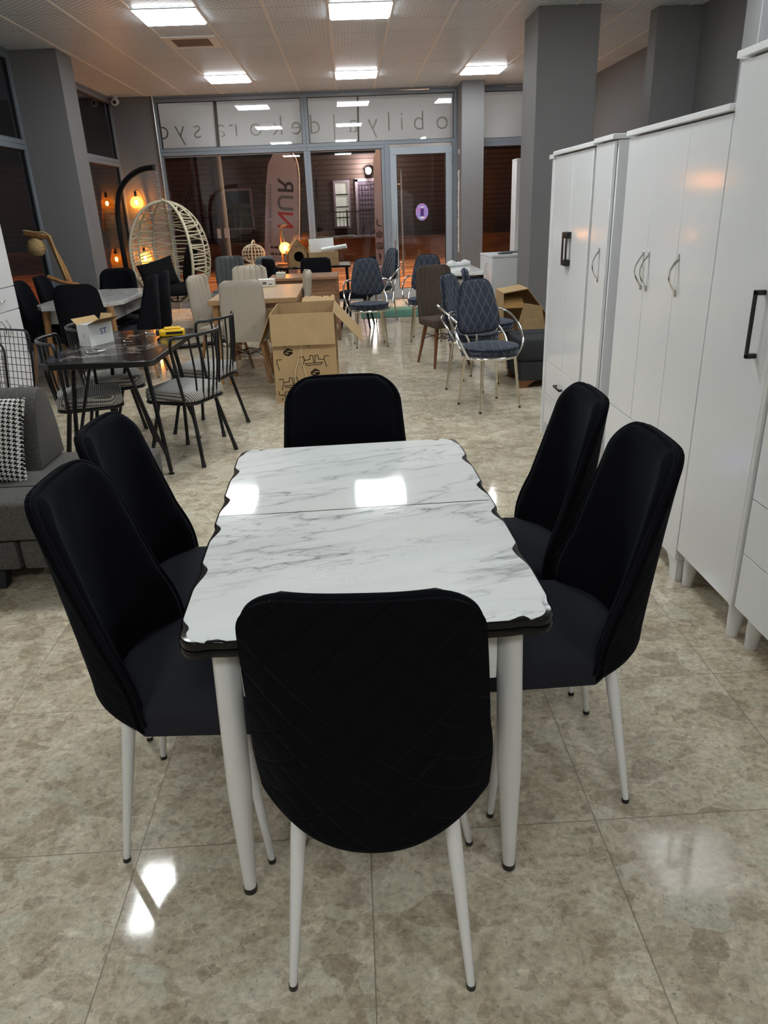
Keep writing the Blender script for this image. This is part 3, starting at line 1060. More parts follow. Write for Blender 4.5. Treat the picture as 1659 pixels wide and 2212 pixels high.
def velvet_chair(label, leg_mat='white_leg', back_mat='velvet_quilt', mat_='velvet', cat='chair', group='black velvet chairs round the white marble table', detail=True):
    t = thing('dining_chair', label, cat, (0, 0, 0), 0, group)
    nu, nv = (40, 44) if detail else (18, 20)
    th = 0.042
    g = G()
    vv = [0.5 - 0.5 * math.cos(PI * j / nv) for j in range(nv + 1)]
    vv = [0.75 * a + 0.25 * j / nv for j, a in enumerate(vv)]
    def grid(off, ins):
        return [[g.bm.verts.new(shell_pt(-1 + 2 * i / nu, vv[j], off, ins)) for i in range(nu + 1)] for j in range(nv + 1)]
    outer = grid(0.0, 0.0)
    mid = grid(0.016, 0.0)
    for j in range(nv):
        for i in range(nu):
            g.bm.faces.new((outer[j][i], outer[j][i + 1], outer[j + 1][i + 1], outer[j + 1][i]))
            g.bm.faces.new((mid[j][i], mid[j + 1][i], mid[j + 1][i + 1], mid[j][i + 1]))
    ob, mb = border(outer), border(mid)
    path = [v.co.copy() for v in mb]
    g.bridge(ob, mb)
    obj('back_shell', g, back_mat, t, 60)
    # inner pad of the backrest, rounded over at its edge
    g = G()
    lay = []
    for off, ins in ((0.014, 0.010), (0.020, 0.004), (0.030, 0.002), (0.040, 0.006), (0.046, 0.016), (0.049, 0.034)):
        lay.append([[g.bm.verts.new(shell_pt(-1 + 2 * i / nu, vv[j] * (1 - 0.05 * (ins / 0.034)) , off, ins)) for i in range(nu + 1)] for j in range(nv + 1)] if off in (0.014, 0.049) else
                   [g.bm.verts.new(shell_pt(u_, v_ * (1 - 0.05 * (ins / 0.034)), off, ins)) for u_, v_ in border([[(-1 + 2 * i / nu, vv[j]) for i in range(nu + 1)] for j in range(nv + 1)])])
    for gg in (lay[0], lay[-1]):
        for j in range(nv):
            for i in range(nu):
                g.bm.faces.new((gg[j][i], gg[j][i + 1], gg[j + 1][i + 1], gg[j + 1][i]))
    bl = [border(lay[0])] + lay[1:-1] + [border(lay[-1])]
    for a, b in zip(bl, bl[1:]):
        g.bridge(a, b)
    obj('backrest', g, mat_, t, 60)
    g = G().tube([p + Vector((0, 0.002, 0)) for p in path], 0.0065, 8, closed=True)
    obj('piping', g, mat_, t, 80)
    obj('seat', chair_seat_bm(), 'velvet_seat_lit' if mat_ == 'velvet' else mat_, t, 50)
    for sx, sy, fx, fy in ((-1, -1, 0.188, -0.19), (1, -1, 0.188, -0.19), (-1, 1, 0.215, 0.185), (1, 1, 0.215, 0.185)):
        top = Vector((sx * 0.150, -0.125 if sy < 0 else 0.135, 0.42))
        bot = Vector((sx * fx, fy, 0.008))
        lg = obj('leg', G().tube([top, top.lerp(bot, 0.15), bot], [0.0160, 0.0160, 0.0085], 16), leg_mat, t)
        d_ = (bot - top).normalized()
        obj('foot_cap', G().tube([bot - d_ * 0.004, Vector((bot.x, bot.y, 0.0))], 0.0100, 14), 'black_plastic', lg)
    return t

grp = 'black velvet chairs round the white marble table'
main_chair = velvet_chair('black velvet dining chair with quilted back, nearest the camera, back to the camera')
main_chair.location = (0.0, 1.222, 0)
main_chair.rotation_euler = (0, 0, math.radians(-4.0))
dup(main_chair, (-0.458, 1.593, 0), -91, 'black velvet chair on the sofa side of the white marble table, nearer the camera', grp)
dup(main_chair, (-0.512, 2.055, 0), -92, 'black velvet chair on the sofa side of the white marble table, nearer the grey sofa', grp)
dup(main_chair, (0.486, 1.690, 0), 89, 'black velvet chair on the wardrobe side of the white marble table, nearer the camera', grp)
dup(main_chair, (0.472, 2.165, 0), 89, 'black velvet chair on the wardrobe side of the white marble table, farther from the camera', grp)
dup(main_chair, (-0.052, 2.305, 0), 180, 'black velvet chair at the far end of the white marble table, facing the camera', grp)

# ------------------------------------------------------------------ extending marble table with scalloped edges
TBL_RZ = 1.7
TBL = (-0.018, 1.785)
HL, HW = 0.592, 0.366
SEAM = 0.018
BITES = ((0.600, 0.565, 0.50), (0.420, 0.377, 0.285), (0.175, 0.133, 0.035), (-0.020, -0.060, -0.145), (-0.245, -0.290, -0.390), (-0.498, -0.540, -0.592))
def scallop(y, deep):
    """half width at length y: straight runs along the edge, each ending in a rounded bite"""
    d = 0.0
    for a, c_, e in BITES:
        if e < y < a:
            q = (a - y) / (a - c_) if y > c_ else (y - e) / (c_ - e)
            d = max(d, 0.5 - 0.5 * math.cos(PI * q))
    return HW - deep * d

def table_outline(y0, y1, far, grow):
    """one half of the top between the seam and an end, local coordinates, ccw"""
    n_ = 90
    sgn = 1 if far else -1
    s0 = SEAM if far else -SEAM
    deep = 0.017 if grow == 0 else 0.006
    R = 0.040
    right, left = [], []
    for i in range(n_ + 1):
        y = s0 + (HL - R - s0) * i / n_
        w_ = scallop(sgn * y, deep) + grow
        right.append((w_, sgn * y))
        left.append((-w_, sgn * y))
    base = right[-1][0]
    corner = []
    for i in range(1, 9):
        a = PI / 2 * i / 8
        corner.append((base - R + R * math.cos(a), HL - R + (R + grow) * math.sin(a)))
    end = []
    xe = base - R
    for i in range(1, 60):
        x = xe * (1 - 2 * i / 60)
        bite = 0.0
        dd = abs(abs(x) - 0.300)
        if dd < 0.032:
            bite = (0.013 if grow == 0 else 0.003) * (math.cos(dd / 0.032 * PI) * 0.5 + 0.5)
        end.append((x, HL + grow - bite))
    up_ = [(x, sgn * y) for x, y in corner + end] + [(-x, sgn * y) for x, y in reversed(corner)]
    poly = right + up_ + list(reversed(left))
    if not far:
        poly = list(reversed(poly))
    return poly

t = thing('dining_table', 'extending dining table with white marble-look top and black scalloped edges', 'table', (TBL[0], TBL[1], 0), TBL_RZ)
for far in (False, True):
    pl = table_outline(0, HL, far, 0.0)
    ed = table_outline(0, HL, far, 0.005)
    eps = 0.0022 if far else -0.0022
    pl = [(x, y + eps) for x, y in pl]
    ed = [(x, y + eps * 0.15) for x, y in ed]
    obj('tabletop', G().pad(pl, 0.762, 0.7805, 0.0012, 0, rows=1, seg=1), 'marble_top', t, 30)
    obj('edge_trim', G().pad(ed, 0.7605, 0.7796, 0.005, 0, rows=1, seg=3), 'black_trim', t, 30)
obj('seam_strip', G().box((-0.36, SEAM - 0.0019, 0.764), (0.36, SEAM + 0.0019, 0.7801)), 'black_trim', t)
# folded extension leaf and its black edging under the top
low = [(x * 0.992, y * 0.992) for x, y in table_outline(0, HL, True, 0.010)]
lowf = [(x * 0.992, y * 0.992) for x, y in table_outline(0, HL, False, 0.010)]
obj('lower_leaf', G().pad(low, 0.742, 0.7600, 0.006, 0, rows=1, seg=2), 'black_trim', t, 30)
obj('lower_leaf', G().pad(lowf, 0.742, 0.7600, 0.006, 0, rows=1, seg=2), 'black_trim', t, 30)
g = G()
for a, b in (((-0.262, -0.535, 0.605), (0.262, -0.517, 0.741)), ((-0.262, 0.517, 0.605), (0.262, 0.535, 0.741)), ((-0.298, -0.48, 0.605), (-0.280, 0.48, 0.741)), ((0.280, -0.48, 0.605), (0.298, 0.48, 0.741))):
    g.box(a, b, 0.002, 1)
obj('apron', g, 'marble_top', t)
for sx in (-1, 1):
    for sy in (-1, 1):
        top = Vector((sx * 0.288, sy * 0.525, 0.742))
        bot = Vector((sx * 0.318, sy * 0.480, 0.012))
        lg = obj('leg', G().tube([top, top.lerp(bot, 0.55), bot], [0.0270, 0.0275, 0.0150], 24), 'white_leg', t)
        obj('foot_cap', G().tube([bot + Vector((0, 0, 0.004)), Vector((bot.x, bot.y, 0.0))], 0.0165, 20), 'black_plastic', lg)

# ------------------------------------------------------------------ white wardrobes along the right side
FX = 1.300
def bow_handle(parent, y, z, L, mat='chrome', reach=0.028):
    g = G()
    pts = [(-0.003, y, z + L / 2), (-0.012, y, z + L * 0.42), (-reach, y, z + L * 0.2), (-reach - 0.004, y, z), (-reach, y, z - L * 0.2), (-0.012, y, z - L * 0.42), (-0.003, y, z - L / 2)]
    g.tube(pts, [0.006, 0.0055, 0.0045, 0.0045, 0.0045, 0.0055, 0.006], 8, sub=4)
    g.box((-0.004, y - 0.006, z + L / 2 - 0.005), (0.0, y + 0.006, z + L / 2 + 0.022), 0.002, 1)
    g.box((-0.004, y - 0.006, z - L / 2 - 0.022), (0.0, y + 0.006, z - L / 2 + 0.005), 0.002, 1)
    return obj('handle', g, mat, parent)

def d_handle(parent, y, z, L, along='z', mat='black_plastic', wid=0.014, reach=0.032):
    g = G()
    h = L / 2
    if along == 'z':
        g.box((-reach, y - wid / 2, z - h), (-reach + 0.009, y + wid / 2, z + h), 0.003, 2)
        g.box((-reach, y - wid / 2, z + h - 0.016), (0, y + wid / 2, z + h), 0.003, 2)
        g.box((-reach, y - wid / 2, z - h), (0, y + wid / 2, z - h + 0.016), 0.003, 2)
    else:
        g.box((-reach, y - h, z - wid / 2), (-reach + 0.009, y + h, z + wid / 2), 0.003, 2)
        g.box((-reach, y + h - 0.014, z - wid / 2), (0, y + h, z + wid / 2), 0.003, 2)
        g.box((-reach, y - h, z - wid / 2), (0, y - h + 0.014, z + wid / 2), 0.003, 2)
    return obj('handle', g, mat, parent)

def wardrobe(label, y0, y1, z0, z1, depth=0.52, cornice=True, fx=FX, name='wardrobe', cat='wardrobe'):
    t = thing(name, label, cat, (fx, 0, 0))
    g = G()
    g.box((0.018, y0, z0), (depth, y0 + 0.018, z1), 0.0015, 1)
    g.box((0.018, y1 - 0.018, z0), (depth, y1, z1), 0.0015, 1)
    g.box((0.018, y0 + 0.018, z0), (depth, y1 - 0.018, z0 + 0.018))
    g.box((0.018, y0 + 0.018, z1 - 0.018), (depth, y1 - 0.018, z1))
    g.box((depth - 0.01, y0 + 0.018, z0 + 0.018), (depth, y1 - 0.018, z1 - 0.018))
    obj('body', g, 'white_lac', t)
    if cornice:
        obj('cornice', G().box((-0.016, y0 - 0.001, z1 + 0.004), (depth + 0.005, y1 + 0.001, z1 + 0.026), 0.002, 1), 'white_edge', t)
    return t

def front(t, name, y0, y1, z0, z1, gap=0.0016, th=0.018):
    return obj(name, G().box((0, y0 + gap, z0 + gap), (th - 0.001, y1 - gap, z1 - gap), 0.0015, 1), 'white_lac', t)

def round_leg(t, y, x, h, r0=0.034, r1=0.022):
    return obj('leg', G().tube([(x + 0.01, y, h), (x, y, 0.0)], [r0, r1], 18), 'white_leg', t)

# W_e: nearest, with drawers
t = wardrobe('white wardrobe with drawers at the right edge of the photo, nearest the camera', 1.30, 2.205, 0.162, 1.915, cornice=True)
front(t, 'drawer', 1.30, 2.205, 0.162, 0.372)
front(t, 'drawer', 1.30, 2.205, 0.372, 0.575)
front(t, 'door', 1.752, 2.205, 0.575, 1.91)
front(t, 'door', 1.30, 1.752, 0.575, 1.91)
for y_ in (2.185, 1.36):
    round_leg(t, y_, 0.055 + 0.02, 0.165)
    round_leg(t, y_, 0.46, 0.165)
# W_d: tall single door with large black handle
t = wardrobe('tall narrow white wardrobe with one door and a large black handle', 2.222, 2.690, 0.150, 1.915)
dr = front(t, 'door', 2.245, 2.690, 0.150, 1.912)
obj('edge_strip', G().box((-0.002, 2.222, 0.150), (0.016, 2.2435, 1.912), 0.001, 1), 'white_leg', t)
d_handle(dr, 2.325, 1.128, 0.215, 'z', 'black_plastic', 0.016, 0.036)
for y_ in (2.275, 2.662):
    round_leg(t, y_, 0.05, 0.155)
    round_leg(t, y_, 0.46, 0.155)
# W_c: three doors and a drawer, scalloped plinth foot
t = wardrobe('white three-door wardrobe with three chrome bow handles and a wide drawer', 2.694, 3.665, 0.100, 1.768)
d3 = front(t, 'door', 2.694, 3.016, 0.100, 1.766)
d2 = front(t, 'door', 3.016, 3.333, 0.540, 1.766)
d1 = front(t, 'door', 3.333, 3.665, 0.540, 1.766)
dw = front(t, 'drawer', 3.016, 3.665, 0.100, 0.540)
bow_handle(d3, 2.992, 1.222, 0.12)
bow_handle(d2, 3.322 - 0.022, 1.215, 0.125)
bow_handle(d1, 3.333 + 0.03, 1.215, 0.125)
for y_, s_ in ((2.696, 1), (3.663, -1)):
    prof = [(0, 0.10), (0, 0.0), (0.055, 0.0), (0.060, 0.03), (0.072, 0.06), (0.095, 0.085), (0.13, 0.10)]
    g = G()
    a = g.ring([(0.010, y_ + s_ * p, z_) for p, z_ in prof])
    b = g.ring([(0.050, y_ + s_ * p, z_) for p, z_ in prof])
    g.bridge(a, b); g.cap(a); g.cap(b, True)
    obj('foot', g, 'white_leg', t)
for y_ in (2.73, 3.62):
    round_leg(t, y_, 0.46, 0.10)
# W_b: narrow cupboard standing apart
t = wardrobe('narrow single-door white cupboard standing behind a gap, with a thin chrome handle', 3.850, 4.143, 0.090, 1.774)
d1 = front(t, 'door', 3.868, 4.140, 0.110, 1.772)
bow_handle(d1, 3.972, 1.195, 0.13)
for y_ in (3.89, 4.10):
    round_leg(t, y_, 0.07, 0.092)
    round_leg(t, y_, 0.46, 0.092)
# W_a: farthest, two doors, two drawers, black handles
t = wardrobe('farthest white wardrobe with two doors, black double handle and two drawers', 4.149, 4.948, 0.080, 1.766)
d1 = front(t, 'door', 4.180, 4.552, 0.512, 1.764)
d2 = front(t, 'door', 4.552, 4.925, 0.512, 1.764)
a1 = front(t, 'drawer', 4.180, 4.925, 0.290, 0.512)
front(t, 'drawer', 4.180, 4.925, 0.085, 0.290)
g = G()
for y_ in (4.515, 4.59):
    g.box((-0.03, y_ - 0.011, 1.172), (-0.022, y_ + 0.011, 1.322), 0.002, 1)
g.box((-0.03, 4.504, 1.306), (0.0, 4.60, 1.342), 0.002, 1)
g.box((-0.03, 4.504, 1.152), (0.0, 4.60, 1.188), 0.002, 1)
obj('handle', g, 'black_plastic', d2)
d_handle(a1, 4.575, 0.40, 0.14, 'y', 'black_plastic', 0.014, 0.026)
obj('side_strip', G().box((-0.004, 4.952, 0.0), (0.30, 4.975, 1.752), 0.002, 1).box((0.004, 4.976, 0.0), (0.30, 5.03, 1.752), 0.002, 1), 'white_edge', t)
obj('strip_cap', G().box((-0.014, 4.950, 1.753), (0.31, 5.045, 1.778), 0.002, 1), 'white_edge', t)
obj('plinth', G().box((0.03, 4.18, 0.0), (0.06, 4.93, 0.082)).box((0.45, 4.18, 0.0), (0.48, 4.93, 0.082)), 'white_leg', t)

# ------------------------------------------------------------------ grey sofa bed at the left edge
t = thing('sofa_bed', 'dark grey fabric sofa bed with tufted seat at the left edge of the photo', 'sofa', (-1.62, 3.2, 0))
def SX(x): return x + 1.62
def SY(y): return y - 3.2
g = G()
g.pad(rrect(SX(-2.9), SX(-1.02), SY(2.895), SY(3.62), 0.03, 4), 0.255, 0.430, 0.022, 0.004, rows=4)
obj('seat', g, 'grey_fab', t)
g = G()
for x_ in (-1.30, -1.86):
    g.tube([(SX(x_), SY(2.93), 0.4335), (SX(x_), SY(3.26), 0.4335)], 0.0035, 6)
for y_ in (3.10,):
    g.tube([(SX(-2.8), SY(y_), 0.4335), (SX(-1.05), SY(y_), 0.4335)], 0.0035, 6)
obj('tuft_seam', g, 'seam', t)
g = G()
g.box((SX(-1.50), SY(2.93), 0.105), (SX(-1.05), SY(3.58), 0.245), 0.015, 2)
g.box((SX(-2.9), SY(2.93), 0.105), (SX(-1.515), SY(3.58), 0.245), 0.015, 2)
obj('base_box', g, 'grey_fab', t)
# back cushion: front face leaning back, rounded top, piped side seam
prof = [(3.315, 0.432), (3.335, 0.52), (3.37, 0.66), (3.40, 0.755), (3.43, 0.790), (3.47, 0.800), (3.52, 0.785), (3.56, 0.74), (3.60, 0.60), (3.62, 0.432)]
g = G()
rs = []
for x_, sc in ((-2.9, 1.0), (-1.54, 1.0), (-1.515, 0.985), (-1.503, 0.95), (-1.500, 0.90)):
    cy, cz = 3.47, 0.60
    rs.append(g.ring([(SX(x_), SY(cy + (y_ - cy) * sc), cz + (z_ - cz) * sc) for y_, z_ in prof]))
for a, b in zip(rs, rs[1:]):
    g.bridge(a, b)
g.cap(rs[0]); g.cap(rs[-1])
obj('back_cushion', g, 'grey_fab', t)
obj('piping', G().tube([(SX(-1.585), SY(y_ - 0.003 if i < 5 else y_), z_ + (0.002 if 3 < i < 7 else 0)) for i, (y_, z_) in enumerate(prof)], 0.003, 6), 'steel_fab', t)
for x_ in (-1.66, -1.10, -2.7):
    for y_ in (2.99, 3.50):
        g = G()
        a = [(SX(x_ - 0.09), SY(y_ - 0.03), 0.11), (SX(x_ + 0.06), SY(y_ - 0.03), 0.11), (SX(x_ + 0.06), SY(y_ + 0.03), 0.11), (SX(x_ - 0.09), SY(y_ + 0.03), 0.11)]
        b = [(SX(x_ - 0.03), SY(y_ - 0.025), 0.0), (SX(x_ + 0.04), SY(y_ - 0.025), 0.0), (SX(x_ + 0.04), SY(y_ + 0.025), 0.0), (SX(x_ - 0.03), SY(y_ + 0.025), 0.0)]
        ra, rb = g.ring(a), g.ring(b)
        g.bridge(rb, ra); g.cap(ra); g.cap(rb, True)
        obj('leg', g, 'char_fab', t)

def pillow(sx, sy, th, mat, name, nu=24, pinch=0.12):
    """square cushion standing in the local xz plane"""
    g = G()
    def pt(u, v, s):
        e = (1 - abs(u) ** 3.0) * (1 - abs(v) ** 3.0)
        k_ = 1 - pinch * 0.5 * ((1 - u * u) * abs(v) ** 2 * 0.0)
        x = u * sx / 2 * (1 - pinch * (1 - v * v) * abs(u) ** 4 * 0.6)
        z = v * sy / 2 * (1 - pinch * (1 - u * u) * abs(v) ** 4 * 0.6)
        return Vector((x, s * th / 2 * max(0.02, e) ** 0.6, z))
    A = [[g.bm.verts.new(pt(-1 + 2 * i / nu, -1 + 2 * j / nu, -1)) for i in range(nu + 1)] for j in range(nu + 1)]
    B = [[g.bm.verts.new(pt(-1 + 2 * i / nu, -1 + 2 * j / nu, 1)) for i in range(nu + 1)] for j in range(nu + 1)]
    for q in (A, B):
        for j in range(nu):
            for i in range(nu):
                g.bm.faces.new((q[j][i], q[j][i + 1], q[j + 1][i + 1], q[j + 1][i]))
    g.bridge(border(A), border(B))
    return g
o = obj('scatter_cushion', pillow(0.42, 0.40, 0.14, 'hounds_cushion', ''), 'hounds_cushion', None, 60)
o.location = (-1.715, 3.245, 0.612)
o.rotation_euler = (math.radians(-14), math.radians(4), math.radians(-3))
tag(o, 'black and white houndstooth cushion leaning on the grey sofa bed', 'cushion')

# ------------------------------------------------------------------ black marble table with crossing rod legs
t = thing('bistro_table', 'black marble-look table with dark steel rod legs between houndstooth chairs', 'table', (-1.487, 4.84, 0), -1.5)
x0, x1, y0, y1 = -0.345, 0.345, -0.62, 0.60
c = 0.05
poly = [(x0 + 0.10, y0), (x1 - c, y0)] + [(x1 - c + c * math.sin(a * PI / 12), y0 + c - c * math.cos(a * PI / 12)) for a in range(1, 6)] + [(x1, y0 + c), (x1, y1 - c), (x1 - c, y1), (x0 + c, y1), (x0, y1 - c), (x0, y0 + 0.14), (x0 + 0.025, y0 + 0.045)]
obj('tabletop', G().pad(poly, 0.728, 0.7615, 0.002, 0, rows=1, seg=1), 'black_marble', t, 30)
obj('edge_trim', G().pad(offset_poly(poly, 0.0022), 0.7265, 0.7600, 0.002, 0, rows=1, seg=1), 'black_plastic', t, 30)
for sx in (-1, 1):
    for sy in (-1, 1):
        fx_, fy_ = sx * 0.285, sy * 0.40
        lg = obj('leg', G().tube([(sx * 0.215, sy * 0.34, 0.727), (sx * 0.25, sy * 0.37, 0.42), (fx_ * 1.02, fy_, 0.02)], 0.0135, 12, sub=3)
                 .tube([(sx * 0.10, sy * 0.36, 0.727), (sx * 0.20, sy * 0.40, 0.38), (fx_ * 0.99, fy_, 0.12)], 0.0105, 10, sub=3)
                 .box((sx * 0.06 if sx > 0 else -0.26, sy * 0.34 - 0.05, 0.722), (0.26 if sx > 0 else -0.06, sy * 0.34 + 0.05, 0.728)), 'black_metal', t)
        obj('foot_cap', G().lathe([(0.009, 0.03), (0.009, 0.012), (0.019, 0.008), (0.019, 0.0)], 14, (fx_ * 1.02, fy_, 0)), 'black_plastic', lg)

# spindle chairs with houndstooth seats
def spindle_chair(label, group):
    t = thing('spindle_chair', label, 'chair', (0, 0, 0), 0, group)
    # seat pad
    out = rrect(-0.205, 0.205, -0.19, 0.205, 0.085, 7, taper=0.06)
    obj('seat_pad', G().pad(out, 0.418, 0.492, 0.018, 0.004, rows=5), 'hounds_seat', t, 50)
    obj('seat_frame', G().pad(offset_poly(out, 0.004), 0.402, 0.417, 0.005, 0, rows=1, seg=2), 'black_metal', t)
    # curved top rail with rounded ends that turn down into the two outer posts
    rail = []
    for i in range(13):
        a = -1 + 2 * i / 12
        x = 0.245 * a
        y = -0.235 + 0.10 * a * a
        rail.append(Vector((x, y, 0.83 + 0.006 * (1 - a * a))))
    fl = Vector((-0.195, -0.125, 0.415)); fr = Vector((0.195, -0.125, 0.415))
    pts = [fl, fl.lerp(Vector((-0.262, -0.120, 0.80)), 0.5), Vector((-0.258, -0.125, 0.775))] + rail[0:] + [Vector((0.258, -0.125, 0.775)), fr.lerp(Vector((0.262, -0.120, 0.80)), 0.5), fr]
    obj('back_hoop', G().tube(pts, 0.0105, 10, sub=3), 'black_metal', t)
    for k_ in range(1, 7):
        a = -1 + 2 * k_ / 7
        tp = Vector((0.225 * a, -0.235 + 0.10 * (0.225 * a / 0.245) ** 2, 0.832))
        bt = Vector((0.165 * a, -0.188 + 0.035 * a * a, 0.412))
        md = tp.lerp(bt, 0.5) + Vector((0, -0.012, 0))
        obj('spindle', G().tube([tp, md, bt], 0.0062, 8, sub=3), 'black_metal', t)
    for sx in (-1, 1):
        for sy in (-1, 1):
            tp = Vector((sx * 0.13, sy * 0.125, 0.406))
            bt = Vector((sx * (0.205 if sy > 0 else 0.195), sy * 0.205, 0.0))
            d_ = (bt - tp)
            lg = obj('leg', G().tube([tp, tp + d_ * 0.96], 0.0125, 12), 'black_metal', t)
            obj('foot_cap', G().tube([tp + d_ * 0.90, bt], [0.0145, 0.0155], 12), 'black_plastic', lg)
    return t
grp = 'black spindle chairs round the black marble table'
sp = spindle_chair('black spindle chair right of the black table, nearer the camera', grp)
sp.location = (-1.125, 4.79, 0)
sp.rotation_euler = (0, 0, math.radians(66))
dup(sp, (-1.12, 5.47, 0), 70, 'black spindle chair with houndstooth seat on the carton side of the black table, farther back', grp)
dup(sp, (-1.74, 4.73, 0), -72, 'black spindle chair with houndstooth seat by the grey sofa bed, nearer the camera', grp)
dup(sp, (-1.75, 5.27, 0), -66, 'black spindle chair with houndstooth seat by the wire chairs, behind the nearer one', grp)

# things on the black table
t = thing('screw_carton', 'small opened white carton with blue print on the black marble table', 'box', (-1.678, 4.90, 0.7625), 0)
def open_box(t, w_, d_, h_, th, wall_mat, flaps, rz=0, name='carton_body'):
    R_ = RZ(rz)
    g = G()
    hw, hd = w_ / 2, d_ / 2
    g.box((-hw, -hd, 0), (hw, hd, th))
    for a, b in (((-hw, -hd, th), (hw, -hd + th, h_)), ((-hw, hd - th, th), (hw, hd, h_)), ((-hw, -hd + th, th), (-hw + th, hd - th, h_)), ((hw - th, -hd + th, th), (hw, hd - th, h_))):
        g.box(a, b)
    for v in g.bm.verts:
        v.co = R_ @ v.co
    b_ = obj(name, g, wall_mat, t)
    return b_
def flap(t, hinge0, hinge1, out, drop, L, th, mat, taper=0.0, name='flap'):
    """panel hinged on an edge, running L along direction out*cos + z*sin"""
    g = G()
    p0, p1 = Vector(hinge0), Vector(hinge1)
    d_ = Vector(out).normalized() * math.cos(math.radians(drop)) + Vector((0, 0, 1)) * math.sin(math.radians(drop))
    e = (p1 - p0) * taper
    q0, q1 = p0 + d_ * L + e, p1 + d_ * L - e
    nn = (p1 - p0).cross(d_).normalized() * th
    a = g.ring([p0, p1, q1, q0])
    b = g.ring([p0 + nn, p1 + nn, q1 + nn, q0 + nn])
    g.bridge(a, b); g.cap(a, True); g.cap(b)
    return obj(name, g, mat, t)
open_box(t, 0.10, 0.20, 0.135, 0.003, 'white_card', None, -28)
R_ = RZ(-28)
def rp(x, y, z): return R_ @ Vector((x, y, z))
flap(t, rp(-0.05, -0.1, 0.135), rp(-0.05, 0.1, 0.135), rp(-1, 0, 0), 40, 0.05, 0.002, 'card')
flap(t, rp(0.05, 0.1, 0.135), rp(0.05, -0.1, 0.135), rp(1, 0, 0), 22, 0.10, 0.002, 'card', 0.05)
flap(t, rp(-0.05, 0.1, 0.135), rp(0.05, 0.1, 0.135), rp(0, 1, 0), 62, 0.05, 0.002, 'card')
text_mesh('ST', 0.055, 0.0006, 'blue_ink', t, T(rp(0.0515, 0.02, 0.08)) @ RZ(-28 + 90) @ RX(90), 'print')
text_mesh('1', 0.03, 0.0006, 'ink', t, T(rp(0.0, -0.1005, 0.065)) @ RZ(-28) @ RX(90), 'print')

t = thing('tape_dispenser', 'yellow and black hand tool lying on the black marble table', 'tool', (-1.235, 5.10, 0.7625), 12)
obj('tool_body', G().pad(rrect(-0.085, 0.085, -0.045, 0.045, 0.02), 0.0, 0.045, 0.01, 0.004), 'yellow', t)
obj('tool_cap', G().pad(rrect(-0.05, 0.06, -0.035, 0.035, 0.015), 0.045, 0.058, 0.006, 0.0), 'yellow', t)
obj('black_nose', G().pad(rrect(-0.105, -0.082, -0.03, 0.03, 0.008), 0.008, 0.048, 0.006), 'black_plastic', t)
obj('label_strip', G().box((-0.04, -0.0462, 0.016), (0.07, -0.0448, 0.032)), 'black_plastic', t)

def screw(x, y, rz, label):
    t = thing('screw', label, 'screw', (x, y, 0.7625), rz, 'loose screws on the black table')
    obj('shank', G().tube([(0, 0, 0.005), (0.055, 0, 0.004)], 0.0035, 8), 'zinc', t)
    obj('head', G().tube([(0, 0, 0.0075), (-0.006, 0, 0.0075)], [0.0062, 0.0075], 10), 'zinc', t)
    return t
for i, (x, y, rz, lb) in enumerate(((-1.615, 4.52, 20, 'loose zinc screw nearest the front left corner of the black table'), (-1.645, 4.56, 100, 'loose zinc screw crossing the nearest ones in the pile on the black table'),
                        (-1.60, 4.58, -35, 'loose zinc screw at the right of the pile on the black table'), (-1.57, 4.565, 60, 'loose zinc screw right of the small pile on the black table'),
                        (-1.64, 4.69, 30, 'loose zinc screw close in front of the white carton on the black table'), (-1.50, 4.90, -8, 'loose zinc screw in the middle of the black table'), (-1.44, 5.22, 15, 'loose zinc screw near the back edge of the black table'))):
    screw(x, y, rz, lb)

# ------------------------------------------------------------------ wire grid chairs and the white cabinet at the left edge
def wire_chair(label, group):
    t = thing('wire_chair', label, 'chair', (0, 0, 0), 0, group)
    out = rrect(-0.20, 0.20, -0.03, 0.40, 0.06, 5)
    g = G().tube([(x_, 0.0 - 0.055 * (z_ / 0.4) * 1.0, 0.44 + z_) for x_, z_ in out], 0.0075, 8, closed=True)
    obj('back_frame', g, 'black_metal', t)
    g = G()
    for i in range(9):
        x_ = -0.17 + 0.0425 * i
        top = 0.39 if abs(x_) < 0.15 else 0.36
        g.tube([(x_, 0.0, 0.44), (x_, -0.055 * top / 0.4, 0.44 + top)], 0.0022, 6)
    for j in range(8):
        z_ = 0.03 + 0.046 * j
        g.tube([(-0.195, -0.055 * z_ / 0.4, 0.44 + z_), (0.195, -0.055 * z_ / 0.4, 0.44 + z_)], 0.0022, 6)
    obj('back_grid', g, 'black_metal', t)
    sq = rrect(-0.20, 0.20, -0.01, 0.40, 0.06, 5)
    obj('seat_frame', G().tube([(x_, y_, 0.425) for x_, y_ in sq], 0.0075, 8, closed=True), 'black_metal', t)
    g = G()
    for i in range(9):
        x_ = -0.17 + 0.0425 * i
        g.tube([(x_, 0.0, 0.425), (x_, 0.39, 0.425)], 0.0022, 6)
    for j in range(9):
        y_ = 0.02 + 0.045 * j
        g.tube([(-0.195, y_, 0.425), (0.195, y_, 0.425)], 0.0022, 6)
    obj('seat_grid', g, 'black_metal', t)
    obj('seat_pad', G().pad(rrect(-0.18, 0.18, 0.02, 0.38, 0.04), 0.4285, 0.448, 0.006), 'black_fab', t)
    for sx in (-1, 1):
        for y_ in (0.02, 0.36):
            obj('leg', G().tube([(sx * 0.17, y_, 0.42), (sx * 0.20, y_ + (-0.06 if y_ < 0.2 else 0.04), 0.0)], 0.008, 10), 'black_metal', t)
    return t
grp = 'black wire grid chairs by the white cabinet'
wc = wire_chair('black wire grid chair beside the white cabinet, nearer the black table', grp)
wc.location = (-2.385, 5.14, 0)
wc.rotation_euler = (0, 0, math.radians(152))
